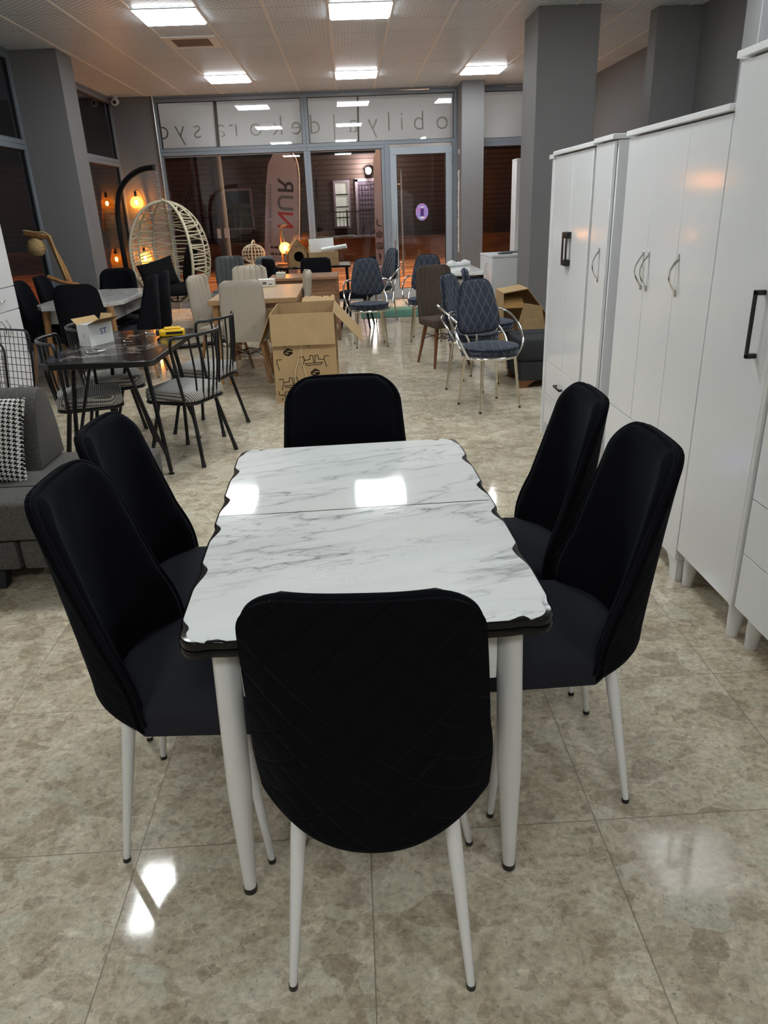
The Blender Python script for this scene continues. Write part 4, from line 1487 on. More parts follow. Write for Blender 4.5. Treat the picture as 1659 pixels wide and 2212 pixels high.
dup(wc, (-2.325, 4.62, 0), 150, 'black wire grid chair cut by the left edge of the photo', grp)

t = thing('tall_cabinet', 'tall white cabinet with drawers and chrome handles at the left edge of the photo', 'cabinet', (-2.815, 6.48, 0), 0)
obj('body', G().box((-0.55, -1.6, 0.06), (-0.020, 0.0, 1.95), 0.002, 1), 'white_lac', t)
obj('plinth', G().box((-0.53, -1.58, 0.0), (-0.05, -0.02, 0.06)), 'white_edge', t)
def cfront(name, y0, y1, z0, z1):
    return obj(name, G().box((-0.0185, y0 + 0.002, z0 + 0.002), (0, y1 - 0.002, z1 - 0.002), 0.0015, 1), 'white_lac', t)
def cbow(par, y, z, L, ax='z'):
    g = G()
    pts = []
    for i in range(9):
        a = -1 + 2 * i / 8
        r_ = 0.004 + 0.026 * (1 - a * a)
        pts.append((r_, y, z + a * L / 2) if ax == 'z' else (r_, y + a * L / 2, z))
    g.tube(pts, 0.005, 8)
    return obj('handle', g, 'chrome', par)
dA = cfront('drawer', -0.72, 0.0, 0.844, 1.023)
cbow(dA, -0.33, 0.933, 0.17, 'y')
dB = cfront('door', -0.36, 0.0, 0.06, 0.841)
dC = cfront('door', -0.72, -0.36, 0.06, 0.841)
cbow(dB, -0.335 + 0.03, 0.716, 0.145)
cbow(dC, -0.385 - 0.01, 0.716, 0.145)
dD = cfront('door', -0.36, 0.0, 1.026, 1.945)
dE = cfront('door', -0.72, -0.36, 1.026, 1.945)
cbow(dD, -0.36 + 0.03, 1.162, 0.145)
for a_, b_ in ((-1.15, -0.72), (-1.6, -1.15)):
    cfront('door', a_, b_, 0.06, 1.945)

# ------------------------------------------------------------------ grey-white marble table with black velvet chairs, wooden legs
t = thing('dining_table', 'white marble-look table with clipped corners and wooden legs beside the hanging chair', 'table', (-2.60, 7.83, 0), 0)
x0, x1, y0, y1, c = -0.385, 0.40, -0.78, 0.78, 0.20
poly = [(x0 + 0.05, y0 + 0.10), (x0 + 0.12, y0), (x1 - c, y0), (x1, y0 + c * 1.6), (x1, y1 - c), (x1 - c, y1), (x0 + c, y1), (x0, y1 - c), (x0, y0 + 0.2)]
obj('tabletop', G().pad(poly, 0.742, 0.7805, 0.003, 0, rows=1, seg=1), 'marble_grey', t, 30)
obj('apron', G().box((-0.28, -0.60, 0.60), (0.30, 0.62, 0.741), 0.003, 1), 'marble_grey', t)
for sx, sy in ((-1, -1), (1, -1), (-1, 1), (1, 1)):
    obj('leg', G().tube([(sx * 0.30 + 0.01, sy * 0.63, 0.741), (sx * 0.335 + 0.01, sy * 0.67, 0.0)], [0.034, 0.02], 16), 'oak_leg', t)
grp2 = 'black velvet chairs round the white table with wooden legs'
def bg_chair(loc, rz, label):
    return dup(main_chair, loc, rz, label, grp2, swap={'leg': 'oak_leg', 'back_shell': 'velvet_flat'})
bg_chair((-2.49, 7.12, 0), 3, 'black velvet chair at the near end of the table with wooden legs, back turned')
bg_chair((-3.01, 7.55, 0), -88, 'black velvet chair between the white cabinet and the table with wooden legs')
bg_chair((-3.03, 8.15, 0), -88, 'black velvet chair under the driftwood floor lamp')
bg_chair((-2.66, 8.63, 0), 180, 'black velvet chair at the far end of the table with wooden legs')
bg_chair((-2.195, 7.64, 0), 90, 'black velvet chair in front of the hanging chair, nearer the camera')
bg_chair((-2.19, 8.12, 0), 92, 'black velvet chair touching the hanging chair, farther from the camera')

# driftwood floor lamp
t = thing('floor_lamp', 'driftwood floor lamp with an unlit jute globe beside the left column', 'lamp', (-3.13, 8.72, 0))
obj('base', G().lathe([(0.16, 0.0), (0.165, 0.02), (0.14, 0.045), (0.05, 0.06)], 20), 'drift', t)
obj('trunk', G().tube([(0.0, 0, 0.05), (-0.005, 0.0, 0.4), (-0.03, 0, 0.78), (-0.08, 0.0, 1.02), (-0.135, 0, 1.20), (-0.165, 0, 1.325)], [0.04, 0.042, 0.036, 0.036, 0.026, 0.024], 10, sub=4), 'drift', t)
obj('arm', G().tube([(-0.145, 0, 1.335), (-0.26, 0.0, 1.36), (-0.42, 0.0, 1.395)], [0.026, 0.027, 0.03], 10, sub=3), 'drift', t)
obj('branch', G().tube([(0.07, -0.03, 0.835), (-0.08, -0.03, 0.865), (-0.26, -0.02, 0.93)], [0.018, 0.02, 0.026], 10, sub=3), 'drift', t)
gl = obj('rope_globe', G().sphere((-0.325, 0, 1.245), 0.098, (1, 1, 0.96), 28, 18), 'rope', t)
g = G()
for j in range(11):
    z_ = -0.085 + 0.017 * j
    rr_ = math.sqrt(max(0.0004, 0.0985 ** 2 - z_ * z_))
    g.tube([(-0.325 + rr_ * math.cos(a * PI / 12), rr_ * math.sin(a * PI / 12), 1.245 + z_ + 0.004 * math.sin(a * 1.3 + j)) for a in range(24)], 0.0042, 5, closed=True)
obj('rope_winding', g, 'rope', gl)
obj('cord', G().tube([(-0.325, 0, 1.34), (-0.40, 0.01, 1.39), (-0.42, -0.02, 1.42), (-0.30, -0.03, 1.40), (-0.16, -0.03, 1.37), (-0.10, -0.04, 1.12), (-0.05, -0.035, 0.9)], 0.009, 8, sub=4), 'rope', t)

# ------------------------------------------------------------------ hanging egg chair on its stand
EC = Vector((-2.215, 9.62, 0))
t = thing('chair_stand', 'curved black steel stand carrying the cream hanging chair', 'stand', (-2.86, 9.95, 0))
obj('stand_tube', G().tube([(0.0, 0, 0.03), (-0.005, 0, 0.6), (-0.01, 0, 1.25), (0.0, 0, 1.55), (0.07, -0.03, 1.80), (0.22, -0.10, 1.95), (0.42, -0.20, 2.03), (0.60, -0.30, 2.045)], 0.034, 14, sub=5), 'black_metal', t)
obj('base_ring', G().tube([(0.62 + 0.62 * math.cos(a * PI / 16), -0.30 + 0.55 * math.sin(a * PI / 16), 0.03) for a in range(32)], 0.028, 10, closed=True), 'black_metal', t)
t = thing('chain', 'steel chain between the black stand and the hanging chair', 'chain', (EC.x - 0.03, 9.645, 0))
g = G()
for i in range(11):
    z_ = 2.03 - i * 0.034
    pts = []
    for a in range(10):
        q = a * PI / 5
        lx, lz = 0.011 * math.cos(q), 0.024 * math.sin(q)
        pts.append((lx, 0, z_ + lz) if i % 2 else (0, lx, z_ + lz))
    g.tube(pts, 0.0042, 6, closed=True)
obj('links', g, 'steel', t)

t = thing('hanging_egg_chair', 'cream rattan egg-shaped hanging chair with black cushions', 'hanging chair', (EC.x, EC.y, 0), 0)
EZ0, EZ1 = 0.50, 1.675
def egg_r(z):
    f = (z - EZ0) / (EZ1 - EZ0)
    f = max(0.0, min(1.0, f))
    return 0.475 * math.sqrt(max(0.0, 1 - abs(2 * f ** 0.90 - 1) ** 2.15))
OPEN_DIR = math.radians(-112)     # the opening looks towards the camera and a little left
OPEN_HALF = math.radians(66)
def egg_pt(a, z):
    r_ = egg_r(z)
    return Vector((r_ * math.cos(a), r_ * 0.95 * math.sin(a), z))
nz = 22
zs = [EZ0 + (EZ1 - EZ0) * (0.5 - 0.5 * math.cos(PI * (0.02 + 0.955 * j / nz))) for j in range(nz + 1)]
rim_l = [egg_pt(OPEN_DIR + OPEN_HALF, z) for z in zs]
rim_r = [egg_pt(OPEN_DIR - OPEN_HALF, z) for z in zs]
rim = rim_r + [Vector((0, 0, EZ1 + 0.004))] + list(reversed(rim_l)) + [Vector((0, 0, EZ0 - 0.002))]
obj('rim', G().tube(rim, 0.018, 10, closed=True), 'rattan', t)
g = G()
NR = 9
ang = [OPEN_DIR + OPEN_HALF + (2 * PI - 2 * OPEN_HALF) * k_ / (NR - 1) for k_ in range(NR)]
for a in ang[1:-1]:
    g.tube([egg_pt(a, z) for z in zs], 0.011, 8)
obj('ribs', g, 'rattan', t)
g = G()
rr = random.Random(11)
for k_ in range(NR - 1):
    z_ = EZ0 + 0.03
    while z_ < EZ1 - 0.04:
        dz = rr.uniform(0.026, 0.06)
        za, zb = z_, min(EZ1 - 0.02, z_ + rr.choice((0.0, 0.012, dz, dz)))
        if rr.random() < 0.5:
            za, zb = zb, za
        p, q = egg_pt(ang[k_], za), egg_pt(ang[k_ + 1], zb)
        am = (ang[k_] + ang[k_ + 1]) / 2
        mid_ = (p + q) / 2 * 0.5 + egg_pt(am, (za + zb) / 2) * 0.5
        g.tube([p, mid_, q], 0.0078, 6)
        z_ += dz * (0.8 if z_ < 0.8 else 0.95)
obj('weave', g, 'rattan', t)
obj('seat_cushion', G().pad([(0.33 * math.cos(a * PI / 12), 0.31 * math.sin(a * PI / 12) - 0.02) for a in range(24)], 0.60, 0.72, 0.04, 0.02, rows=4), 'black_fab', t)
obj('hanger', G().tube([(0, 0, EZ1), (0, 0, EZ1 + 0.03)], 0.02, 12), 'rattan', t)
for (lx, ly, lz, rx_, ry_, rz_, sx_, sy_, lb, nm) in ((-0.14, -0.16, 0.86, -22, -14, 10, 0.44, 0.34, 'black cushion lying tilted in the hanging chair, on its left side', 'scatter_cushion'),
                                      (0.225, 0.02, 0.93, -12, 6, -62, 0.38, 0.46, 'black cushion standing upright in the hanging chair, on its right side', 'scatter_cushion')):
    o = obj(nm, pillow(sx_, sy_, 0.12, '', ''), 'black_fab', None, 60)
    o.location = (EC.x + lx, EC.y + ly, lz)
    o.rotation_euler = (math.radians(rx_), math.radians(ry_), math.radians(rz_))
    tag(o, lb, 'cushion', 'black cushions in the hanging chair')

# ------------------------------------------------------------------ lit wall lamps on the corner column
def wall_lamp(x, z, label, flip):
    t = thing('wall_lamp', label, 'lamp', (x, 13.32, z), 0, 'lit rope wall lamps on the corner column')
    s = flip
    obj('bracket', G().tube([(s * 0.16, -0.02, -0.42), (s * 0.13, -0.03, -0.15), (s * 0.08, -0.06, 0.10), (s * 0.03, -0.10, 0.17), (-s * 0.02, -0.13, 0.15)], [0.018, 0.016, 0.016, 0.015, 0.012], 8, sub=4), 'drift', t)
    obj('lamp_holder', G().cyl((0, -0.13, 0.16), (0, -0.13, 0.075), 0.02, n=12), 'black_plastic', t)
    obj('lamp_shade', G().lathe([(0.035, 0.085), (0.07, 0.06), (0.098, 0.01), (0.10, -0.03), (0.08, -0.075), (0.05, -0.095)], 24, (0, -0.13, 0.0), False, False), 'shade', t)
    g = G()
    for j, (r_, z_) in enumerate([(0.045, 0.08), (0.075, 0.055), (0.092, 0.028), (0.101, 0.0), (0.102, -0.028), (0.090, -0.06), (0.066, -0.088)]):
        g.tube([(r_ * math.cos(a * PI / 10), -0.13 + r_ * math.sin(a * PI / 10), z_) for a in range(20)], 0.004, 5, closed=True)
    obj('rope_winding', g, 'rope', t)
    obj('bulb', G().sphere((0, -0.13, -0.005), 0.022, (1, 1, 1.7), 14, 10), 'bulb', t)
    return t
wall_lamp(-3.46, 1.735, 'lit amber wall lamp on the corner column, upper one', 1)
wall_lamp(-3.46, 0.865, 'lit amber wall lamp on the corner column, lower one half hidden by the hanging chair', 1)

# ------------------------------------------------------------------ cream chairs and light oak table
t = thing('dining_table', 'light oak dining table with cream upholstered chairs', 'table', (-0.93, 7.52, 0), 0)
obj('tabletop', G().box((-0.40, -0.55, 0.735), (0.42, 0.78, 0.780), 0.003, 1), 'oak', t)
g = G()
for a, b in (((-0.33, -0.49, 0.60), (0.35, -0.47, 0.734)), ((-0.33, 0.69, 0.60), (0.35, 0.71, 0.734)), ((-0.345, -0.47, 0.60), (-0.325, 0.69, 0.734)), ((0.345, -0.47, 0.60), (0.365, 0.69, 0.734))):
    g.box(a, b)
obj('apron', g, 'oak', t)
for sx, sy in ((-1, -1), (1, -1), (-1, 1), (1, 1)):
    a = (-0.34 if sx < 0 else 0.36, -0.48 if sy < 0 else 0.70)
    obj('leg', G().tube([(a[0], a[1], 0.734), (a[0] + sx * 0.02, a[1] + sy * 0.02, 0.0)], [0.038, 0.022], 4), 'oak_leg', t)

def panel_chair(label, fabric, leg_mat, group, name='dining_chair', ribs=6, wid=0.21, top=0.955):
    t = thing(name, label, 'chair', (0, 0, 0), 0, group)
    # gently curved upholstered back, ribbed on the sitting side
    n_u, n_v = 36, 18
    g = G()
    def pt(u, v, side):
        z = 0.40 + v * (top - 0.40)
        wdt = wid * (0.90 + 0.10 * min(1, v / 0.5)) if v < 0.5 else wid * (1 - 0.07 * (v - 0.5) / 0.5)
        if v > 0.90:
            q = (v - 0.90) / 0.10
            wdt -= 0.05 * (1 - math.sqrt(max(0, 1 - q * q)))
        y = -0.19 - 0.075 * v + 0.045 * u * u * (0.3 + 0.7 * v)
        th = 0.028 * min(1.0, math.sqrt(max(0, 1 - u ** 6)) + 0.15) * (1.0 if v < 0.93 else max(0.35, math.sqrt(max(0, 1 - ((v - 0.93) / 0.075) ** 2))))
        rib = 0.0
        if side > 0 and ribs:
            rib = -0.006 * max(0.0, 1 - abs(((u * 0.5 + 0.5) * ribs + 0.5) % 1 - 0.5) * 2 * 4) if False else -0.007 * max(0.0, 1 - 5.0 * abs((((u * 0.5 + 0.5) * ribs) % 1.0) - 0.5 if False else min(((u * 0.5 + 0.5) * ribs) % 1.0, 1 - ((u * 0.5 + 0.5) * ribs) % 1.0)))
        return Vector((u * wdt, y + side * th + rib, z))
    A = [[g.bm.verts.new(pt(-1 + 2 * i / n_u, j / n_v, 1)) for i in range(n_u + 1)] for j in range(n_v + 1)]
    B = [[g.bm.verts.new(pt(-1 + 2 * i / n_u, j / n_v, -1)) for i in range(n_u + 1)] for j in range(n_v + 1)]
    for q in (A, B):
        for j in range(n_v):
            for i in range(n_u):
                g.bm.faces.new((q[j][i], q[j][i + 1], q[j + 1][i + 1], q[j + 1][i]))
    g.bridge(border(A), border(B))
    obj('backrest', g, fabric, t, 50)
    obj('seat', G().pad(rrect(-wid + 0.005, wid - 0.005, -0.165, 0.235, 0.04, 5), 0.395, 0.475, 0.02, 0.008, rows=4), fabric, t, 50)
    for sx in (-1, 1):
        for sy in (-1, 1):
            obj('leg', G().tube([(sx * 0.13, sy * 0.13, 0.40), (sx * 0.195, sy * 0.20, 0.0)], [0.021, 0.0125], 12), leg_mat, t)
    g = G()
    for sx in (-1, 1):
        g.tube([(sx * 0.155, 0.155, 0.25), (0, 0, 0.31), (-sx * 0.155, -0.155, 0.25)], 0.004, 6)
        g.tube([(sx * 0.155, 0.155, 0.31), (0, 0, 0.25), (-sx * 0.155, -0.155, 0.31)], 0.004, 6)
    obj('wire_brace', g, 'black_metal', t)
    return t
grp = 'cream chairs round the oak table'
cc = panel_chair('cream upholstered chair with its smooth back to the camera, behind the spindle chairs', 'cream', 'oak_leg', grp)
cc.location = (-1.015, 7.155, 0)
cc.rotation_euler = (0, 0, math.radians(2))
dup(cc, (-1.33, 7.62, 0), -108, 'cream upholstered chair at the hanging chair side of the oak table', grp)
dup(cc, (-1.16, 8.58, 0), 180, 'cream upholstered chair at the far end of the oak table, ribbed side to the camera', grp)
dup(cc, (-0.68, 7.72, 0), 96, 'cream upholstered chair seen from its side behind the tall carton', grp)

t = thing('tissue_box', 'small white paper box on the end of the oak table', 'box', (-0.90, 8.12, 0.7815), 14)
obj('box_body', G().box((-0.085, -0.06, 0), (0.085, 0.06, 0.075), 0.002, 1), 'white_card', t)
obj('print', G().box((-0.05, -0.0612, 0.025), (-0.01, -0.0602, 0.05)).box((0.01, -0.0612, 0.02), (0.05, -0.0602, 0.03)), 'steel_fab', t)

# walnut desk behind the oak table
t = thing('desk', 'walnut desk with a front panel behind the oak table', 'desk', (-0.58, 9.50, 0))
obj('desktop', G().box((-0.42, -0.32, 0.735), (0.42, 0.32, 0.768), 0.002, 1), 'walnut', t)
obj('front_panel', G().box((-0.405, -0.285, 0.20), (0.405, -0.265, 0.734)), 'walnut', t)
for sx in (-1, 1):
    obj('side_panel', G().box((sx * 0.405 - 0.0125, -0.30, 0.0), (sx * 0.405 + 0.0125, 0.30, 0.734), 0.002, 1), 'walnut', t)
t = thing('small_box', 'small pale green and white box on the walnut desk', 'box', (-0.86, 9.42, 0.769), -10)
obj('box_body', G().box((-0.05, -0.035, 0), (0.05, 0.035, 0.055), 0.002, 1), 'white_card', t)
M['pale_green'] = plain('pale_green_print', srgb(176, 182, 150), 0.6)
obj('label_band', G().box((-0.0508, -0.0358, 0.014), (0.0508, 0.0358, 0.038)), 'pale_green', t)

# ------------------------------------------------------------------ tall printed carton in the middle of the floor
t = thing('carton', 'tall open brown cardboard carton with furniture pictograms, in the middle of the floor', 'box', (-0.425, 6.56, 0))
BX, BY, BH = 0.265, 0.39, 0.735
g = G()
g.box((-BX, -BY, 0), (BX, BY, 0.008))
for a, b in (((-BX, -BY, 0.008), (BX, -BY + 0.007, BH)), ((-BX, BY - 0.007, 0.008), (BX, BY, BH)), ((-BX, -BY + 0.007, 0.008), (-BX + 0.007, BY - 0.007, BH)), ((BX - 0.007, -BY + 0.007, 0.008), (BX, BY - 0.007, BH))):
    g.box(a, b)
obj('carton_body', g, 'card', t)
flap(t, (-BX, -BY - 0.002, BH), (BX, -BY - 0.002, BH), (0, -1, 0), -84, 0.255, 0.006, 'card', 0.0)
flap(t, (BX + 0.001, -BY, BH), (BX + 0.001, BY, BH), (1, 0, 0), -48, 0.34, 0.006, 'card', 0.03)
flap(t, (-BX - 0.001, BY, BH), (-BX - 0.001, -BY, BH), (-1, 0, 0), -66, 0.30, 0.006, 'card', 0.03)
# torn back flap with a ragged edge
g = G()
rr = random.Random(5)
a, b = [], []
n_ = 22
for i in range(n_ + 1):
    x_ = -0.04 + (BX + 0.04) * i / n_
    a.append((x_, BY, BH))
for i in range(n_, -1, -1):
    x_ = -0.04 + (BX + 0.03) * i / n_
    L_ = 0.15 + 0.02 * math.sin(i * 0.9) + rr.uniform(-0.02, 0.02)
    a.append((x_, BY + L_ * 0.9, BH + L_ * 0.18 + rr.uniform(-0.008, 0.008)))
for p in a:
    b.append((p[0], p[1], p[2] + 0.006))
ra, rb = g.ring(a), g.ring(b)
g.bridge(ra, rb); g.cap(ra, True); g.cap(rb)
obj('torn_flap', g, 'card', t)

def strokes(segs, wid, y, closed=False):
    g = G()
    for (x0_, z0_), (x1_, z1_) in segs:
        d_ = Vector((x1_ - x0_, 0, z1_ - z0_))
        L_ = d_.length
        if L_ < 1e-6:
            continue
        d_ /= L_
        q = Vector((-d_.z, 0, d_.x)) * wid / 2
        p0, p1 = Vector((x0_, y, z0_)) - d_ * wid / 2, Vector((x1_, y, z1_)) + d_ * wid / 2
        g.bm.faces.new([g.bm.verts.new(p) for p in (p0 - q, p1 - q, p1 + q, p0 + q)])
    return g
def poly_segs(pts):
    return list(zip(pts, pts[1:]))
def pictogram(g, cx, cz, s, xmin, xmax):
    half = [(-155, 45), (-112, 45), (-104, 8), (-46, 15), (-42, 55), (-12, 55), (-6, -22)]
    rows = []
    for sg in (1, -1):
        rows += poly_segs([(sg * x, z) for x, z in half])
        rows += [((sg * -106, 8), (sg * -128, -68))]
    rows += poly_segs([(-96, -28), (86, -22), (68, -42), (-78, -48), (-96, -28)])
    for (x0_, z0_), (x1_, z1_) in rows:
        a_, b_ = (cx + x0_ * s, cz + z0_ * s), (cx + x1_ * s, cz + z1_ * s)
        if min(a_[0], b_[0]) < xmin or max(a_[0], b_[0]) > xmax:
            continue
        st = strokes([(a_, b_)], 0.0062, -BY - 0.0012)
        for f in st.bm.faces:
            g.bm.faces.new([g.bm.verts.new(v.co) for v in f.verts])
        st.bm.free()
def emblem(g, cx, cz, s):
    for poly in ([(-50, 8), (0, 44), (48, 20), (48, 6), (6, 20), (-26, -2), (-26, -8), (-50, -18)],
                 [(50, -8), (48, 2), (26, 2), (26, -2), (-6, -22), (-26, -12), (-48, -22), (-48, -20), (0, -44), (50, -16)],
                 [(-20, -6), (0, 8), (44, -6), (26, -14)]):
        g.bm.faces.new([g.bm.verts.new((cx + x * s, -BY - 0.0012, cz + z * s)) for x, z in poly])
SC = 0.53 / 138 / 4.88
for cx, cz in ((0.078, 0.345), (-0.110, 0.165), (-0.32, 0.33), (-0.275, 0.055), (-0.06, 0.515), (0.20, 0.115)):
    g = G()
    pictogram(g, cx, cz, SC, -BX + 0.004, BX - 0.004)
    obj('printed_pictogram', g, 'ink', t)
for cx, cz in ((-0.135, 0.425), (0.080, 0.245), (-0.09, 0.07)):
    g = G()
    emblem(g, cx, cz, SC)
    obj('printed_emblem', g, 'ink', t)
g = G()
for cx in (-0.055, 0.02):
    g.tube([(-0.03 + (cx + 0.05) * 0.2, -BY - 0.004, 0.48), (-0.035 + cx * 0.3, -BY - 0.006, 0.37), (cx - 0.03, -BY - 0.010, 0.27), (cx * 1.4 - 0.02, -BY - 0.006, 0.17)], [0.004, 0.003, 0.005, 0.003], 6, sub=3)
obj('loose_tape', g, 'tape', t)

# ------------------------------------------------------------------ blue quilted armchairs with chrome arms
def blue_chair(label, group):
    t = thing('armchair', label, 'chair', (0, 0, 0), 0, group)
    # back pad: rounded trapezoid, slightly dished and leaning back
    out = []
    half = [(0.105, 0.0), (0.150, 0.012), (0.182, 0.05), (0.186, 0.10), (0.165, 0.22), (0.138, 0.33), (0.118, 0.370), (0.080, 0.392), (0.0, 0.398)]
    pts = [(x_, z_) for x_, z_ in half] + [(-x_, z_) for x_, z_ in reversed(half[:-1])] + [(0.0, -0.006)]
    sm = smooth_path([Vector((x_, z_, 0)) for x_, z_ in pts], 4, True)
    poly = [(p.x, p.y) for p in sm]
    def fn(x, y, z):
        # x across, y up the back, z thickness
        return (x, -0.185 - 0.15 * y - 0.9 * 0.0 + z + 0.9 * x * x, 0.565 + y)
    obj('backrest', G().pad(poly, -0.028, 0.026, 0.016, 0.012, rows=5, fn=fn), 'blue_quilt', t, 50)
    pip = [Vector(fn(x, y, -0.001)) for x, y in offset_poly(poly, 0.003)]
    obj('piping', G().tube(pip, 0.006, 6, closed=True), 'blue_plain', t, 80)
    seat = [(0.225 * math.cos(a * PI / 18), 0.215 * math.sin(a * PI / 18) + 0.01) for a in range(36)]
    obj('seat', G().pad(seat, 0.425, 0.492, 0.018, 0.012, rows=5), 'blue_quilt', t, 50)
    obj('seat_piping', G().tube([(x_ * 1.005, y_ * 1.005, 0.478) for x_, y_ in seat], 0.005, 6, closed=True), 'blue_plain', t, 80)
    obj('seat_ring', G().tube([(x_ * 0.98, y_ * 0.98, 0.414) for x_, y_ in seat], 0.011, 10, closed=True), 'chrome', t)
    for sx in (-1, 1):
        obj('armrest', G().tube([(sx * 0.145, -0.235, 0.715), (sx * 0.225, -0.225, 0.725), (sx * 0.275, -0.14, 0.69), (sx * 0.290, -0.02, 0.60), (sx * 0.272, 0.06, 0.50), (sx * 0.225, 0.075, 0.418)], 0.0105, 10, sub=5), 'chrome', t)
        obj('brace', G().tube([(sx * 0.135, -0.225, 0.625), (sx * 0.185, -0.205, 0.61), (sx * 0.222, -0.13, 0.53), (sx * 0.215, -0.05, 0.418)], 0.009, 10, sub=4), 'chrome', t)
    obj('back_post', G().cyl((0, -0.205, 0.62), (0, -0.185, 0.41), 0.009, n=10), 'chrome', t)
    for sx, sy in ((-1, -1), (1, -1), (-1, 1), (1, 1)):
        lg = obj('leg', G().tube([(sx * 0.145, sy * 0.135 + 0.01, 0.412), (sx * 0.180, sy * 0.172 + 0.005, 0.012)], [0.0145, 0.008], 12), 'champagne', t)
        obj('foot_cap', G().tube([(sx * 0.180, sy * 0.172 + 0.005, 0.015), (sx * 0.181, sy * 0.173 + 0.005, 0.0)], 0.0098, 10), 'black_plastic', lg)
    return t
grp = 'blue quilted armchairs with chrome arms'
bc = blue_chair('blue quilted armchair with chrome arms, nearest the camera, in front of the grey ottoman', grp)
bc.location = (1.055, 5.735, 0)
bc.rotation_euler = (0, 0, math.radians(201))
dup(bc, (1.03, 6.42, 0), -122, 'blue quilted armchair with chrome arms, turned sideways right behind the nearest one', grp)
dup(bc, (0.195, 8.79, 0), 184, 'blue quilted armchair with chrome arms, standing alone right of the tall carton', grp)
dup(bc, (0.40, 10.85, 0), 118, 'blue quilted armchair with chrome arms, half hidden behind the lone one by the door mat', grp)
dup(bc, (0.89, 9.02, 0), 170, 'blue quilted armchair with chrome arms, behind the brown ribbed chair', grp)
dup(bc, (1.28, 6.98, 0), -100, 'blue quilted armchair with chrome arms, beside the open carton on the ottoman side', grp)

br = panel_chair('taupe brown ribbed chair with wooden legs among the blue armchairs', 'brown_fab', 'brown_leg', None, ribs=7, wid=0.205, top=0.955)
br.location = (0.905, 7.50, 0)
br.rotation_euler = (0, 0, math.radians(199))

# ------------------------------------------------------------------ grey ottoman, open carton, small cabinet, far white table
t = thing('ottoman', 'dark grey fabric ottoman behind the far end of the white wardrobes', 'ottoman', (1.90, 6.58, 0))
obj('seat', G().pad(rrect(-0.49, 0.46, -0.33, 0.24, 0.03, 4), 0.235, 0.422, 0.025, 0.0, rows=3), 'char_fab', t)
obj('base', G().pad(rrect(-0.48, 0.45, -0.32, 0.23, 0.02, 4), 0.07, 0.232, 0.006, 0.0, rows=1), 'char_fab', t)
obj('top_seam', G().tube([(-0.46, -0.02, 0.4235), (0.44, -0.02, 0.4235)], 0.003, 6), 'seam', t)
for sx in (-0.42, 0.38):
    for sy in (-0.27, 0.17):
        g = G()
        ra = g.ring([(sx - 0.06, sy - 0.04, 0.07), (sx + 0.09, sy - 0.04, 0.07), (sx + 0.09, sy + 0.04, 0.07), (sx - 0.06, sy + 0.04, 0.07)])
        rb = g.ring([(sx - 0.05, sy - 0.03, 0.0), (sx + 0.0, sy - 0.03, 0.0), (sx + 0.0, sy + 0.03, 0.0), (sx - 0.05, sy + 0.03, 0.0)])
        g.bridge(rb, ra); g.cap(ra); g.cap(rb, True)
        obj('foot', g, 'brown_leg', t)

t = thing('carton', 'open brown carton tipped behind the grey ottoman, with inner flaps showing', 'box', (1.715, 7.50, 0))
prof = [(-0.16, 0.0), (0.24, 0.0), (0.245, 0.42), (-0.005, 0.735), (-0.245, 0.70), (-0.24, 0.40)]
def wall_ring(k_, y):
    cx, cz = 0.0, 0.40
    return [(cx + (x - cx) * k_, y, cz + (z - cz) * k_) for x, z in prof]
g = G()
o1, o2, i2, i1 = g.ring(wall_ring(1, -0.20)), g.ring(wall_ring(1, 0.20)), g.ring(wall_ring(0.975, 0.19)), g.ring(wall_ring(0.975, -0.20))
g.bridge(o1, o2); g.cap(o2); g.bridge(i1, i2); g.cap(i2); g.bridge(o1, i1)
obj('carton_body', g, 'card', t)
flap(t, (-0.10, -0.19, 0.36), (0.19, -0.19, 0.30), (-0.02, -0.25, 0), 78, 0.26, 0.005, 'card', 0.20)
flap(t, (-0.15, -0.215, 0.22), (0.20, -0.215, 0.22), (0, -0.3, 0), 80, 0.24, 0.005, 'card', 0.32)
flap(t, (-0.235, -0.20, 0.55), (-0.03, -0.20, 0.55), (0, 0.25, 0), 30, 0.18, 0.005, 'card_in', 0.0)

t = thing('side_cabinet', 'low white gloss cabinet with one chrome handle beside the grey column', 'cabinet', (1.80, 9.62, 0), 4)
obj('body', G().box((0.0, 0.0, 0.06), (0.50, 0.62, 0.875), 0.002, 1), 'white_lac', t)
obj('top_panel', G().box((-0.022, -0.01, 0.876), (0.51, 0.63, 0.900), 0.002, 1), 'white_edge', t)
dd = obj('door', G().box((-0.019, 0.004, 0.065), (-0.001, 0.616, 0.872), 0.0015, 1), 'white_lac', t)
g = G().tube([(-0.022, 0.22, 0.80), (-0.048, 0.22, 0.765), (-0.052, 0.22, 0.725), (-0.048, 0.22, 0.685), (-0.022, 0.22, 0.65)], 0.006, 8, sub=4)
obj('handle', g, 'chrome', dd)
obj('plinth', G().box((0.02, 0.02, 0.0), (0.48, 0.60, 0.06)), 'black_plastic', t)
o = obj('tray', G().pad(rrect(-0.13, 0.13, -0.09, 0.09, 0.02), 0.0, 0.014, 0.005), 'steel_fab')
o.location = (2.12, 10.02, 0.9012)
tag(o, 'flat dark grey tray on the low white cabinet', 'tray')
o = obj('folded_bag', G().pad(rrect(-0.09, 0.09, -0.05, 0.05, 0.02), 0.0, 0.02, 0.008, 0.006), 'steel_fab')
o.location = (1.98, 9.78, 0.9012)
o.rotation_euler = (0, 0, math.radians(25))
tag(o, 'small grey folded packet on the front of the low white cabinet', 'packet')

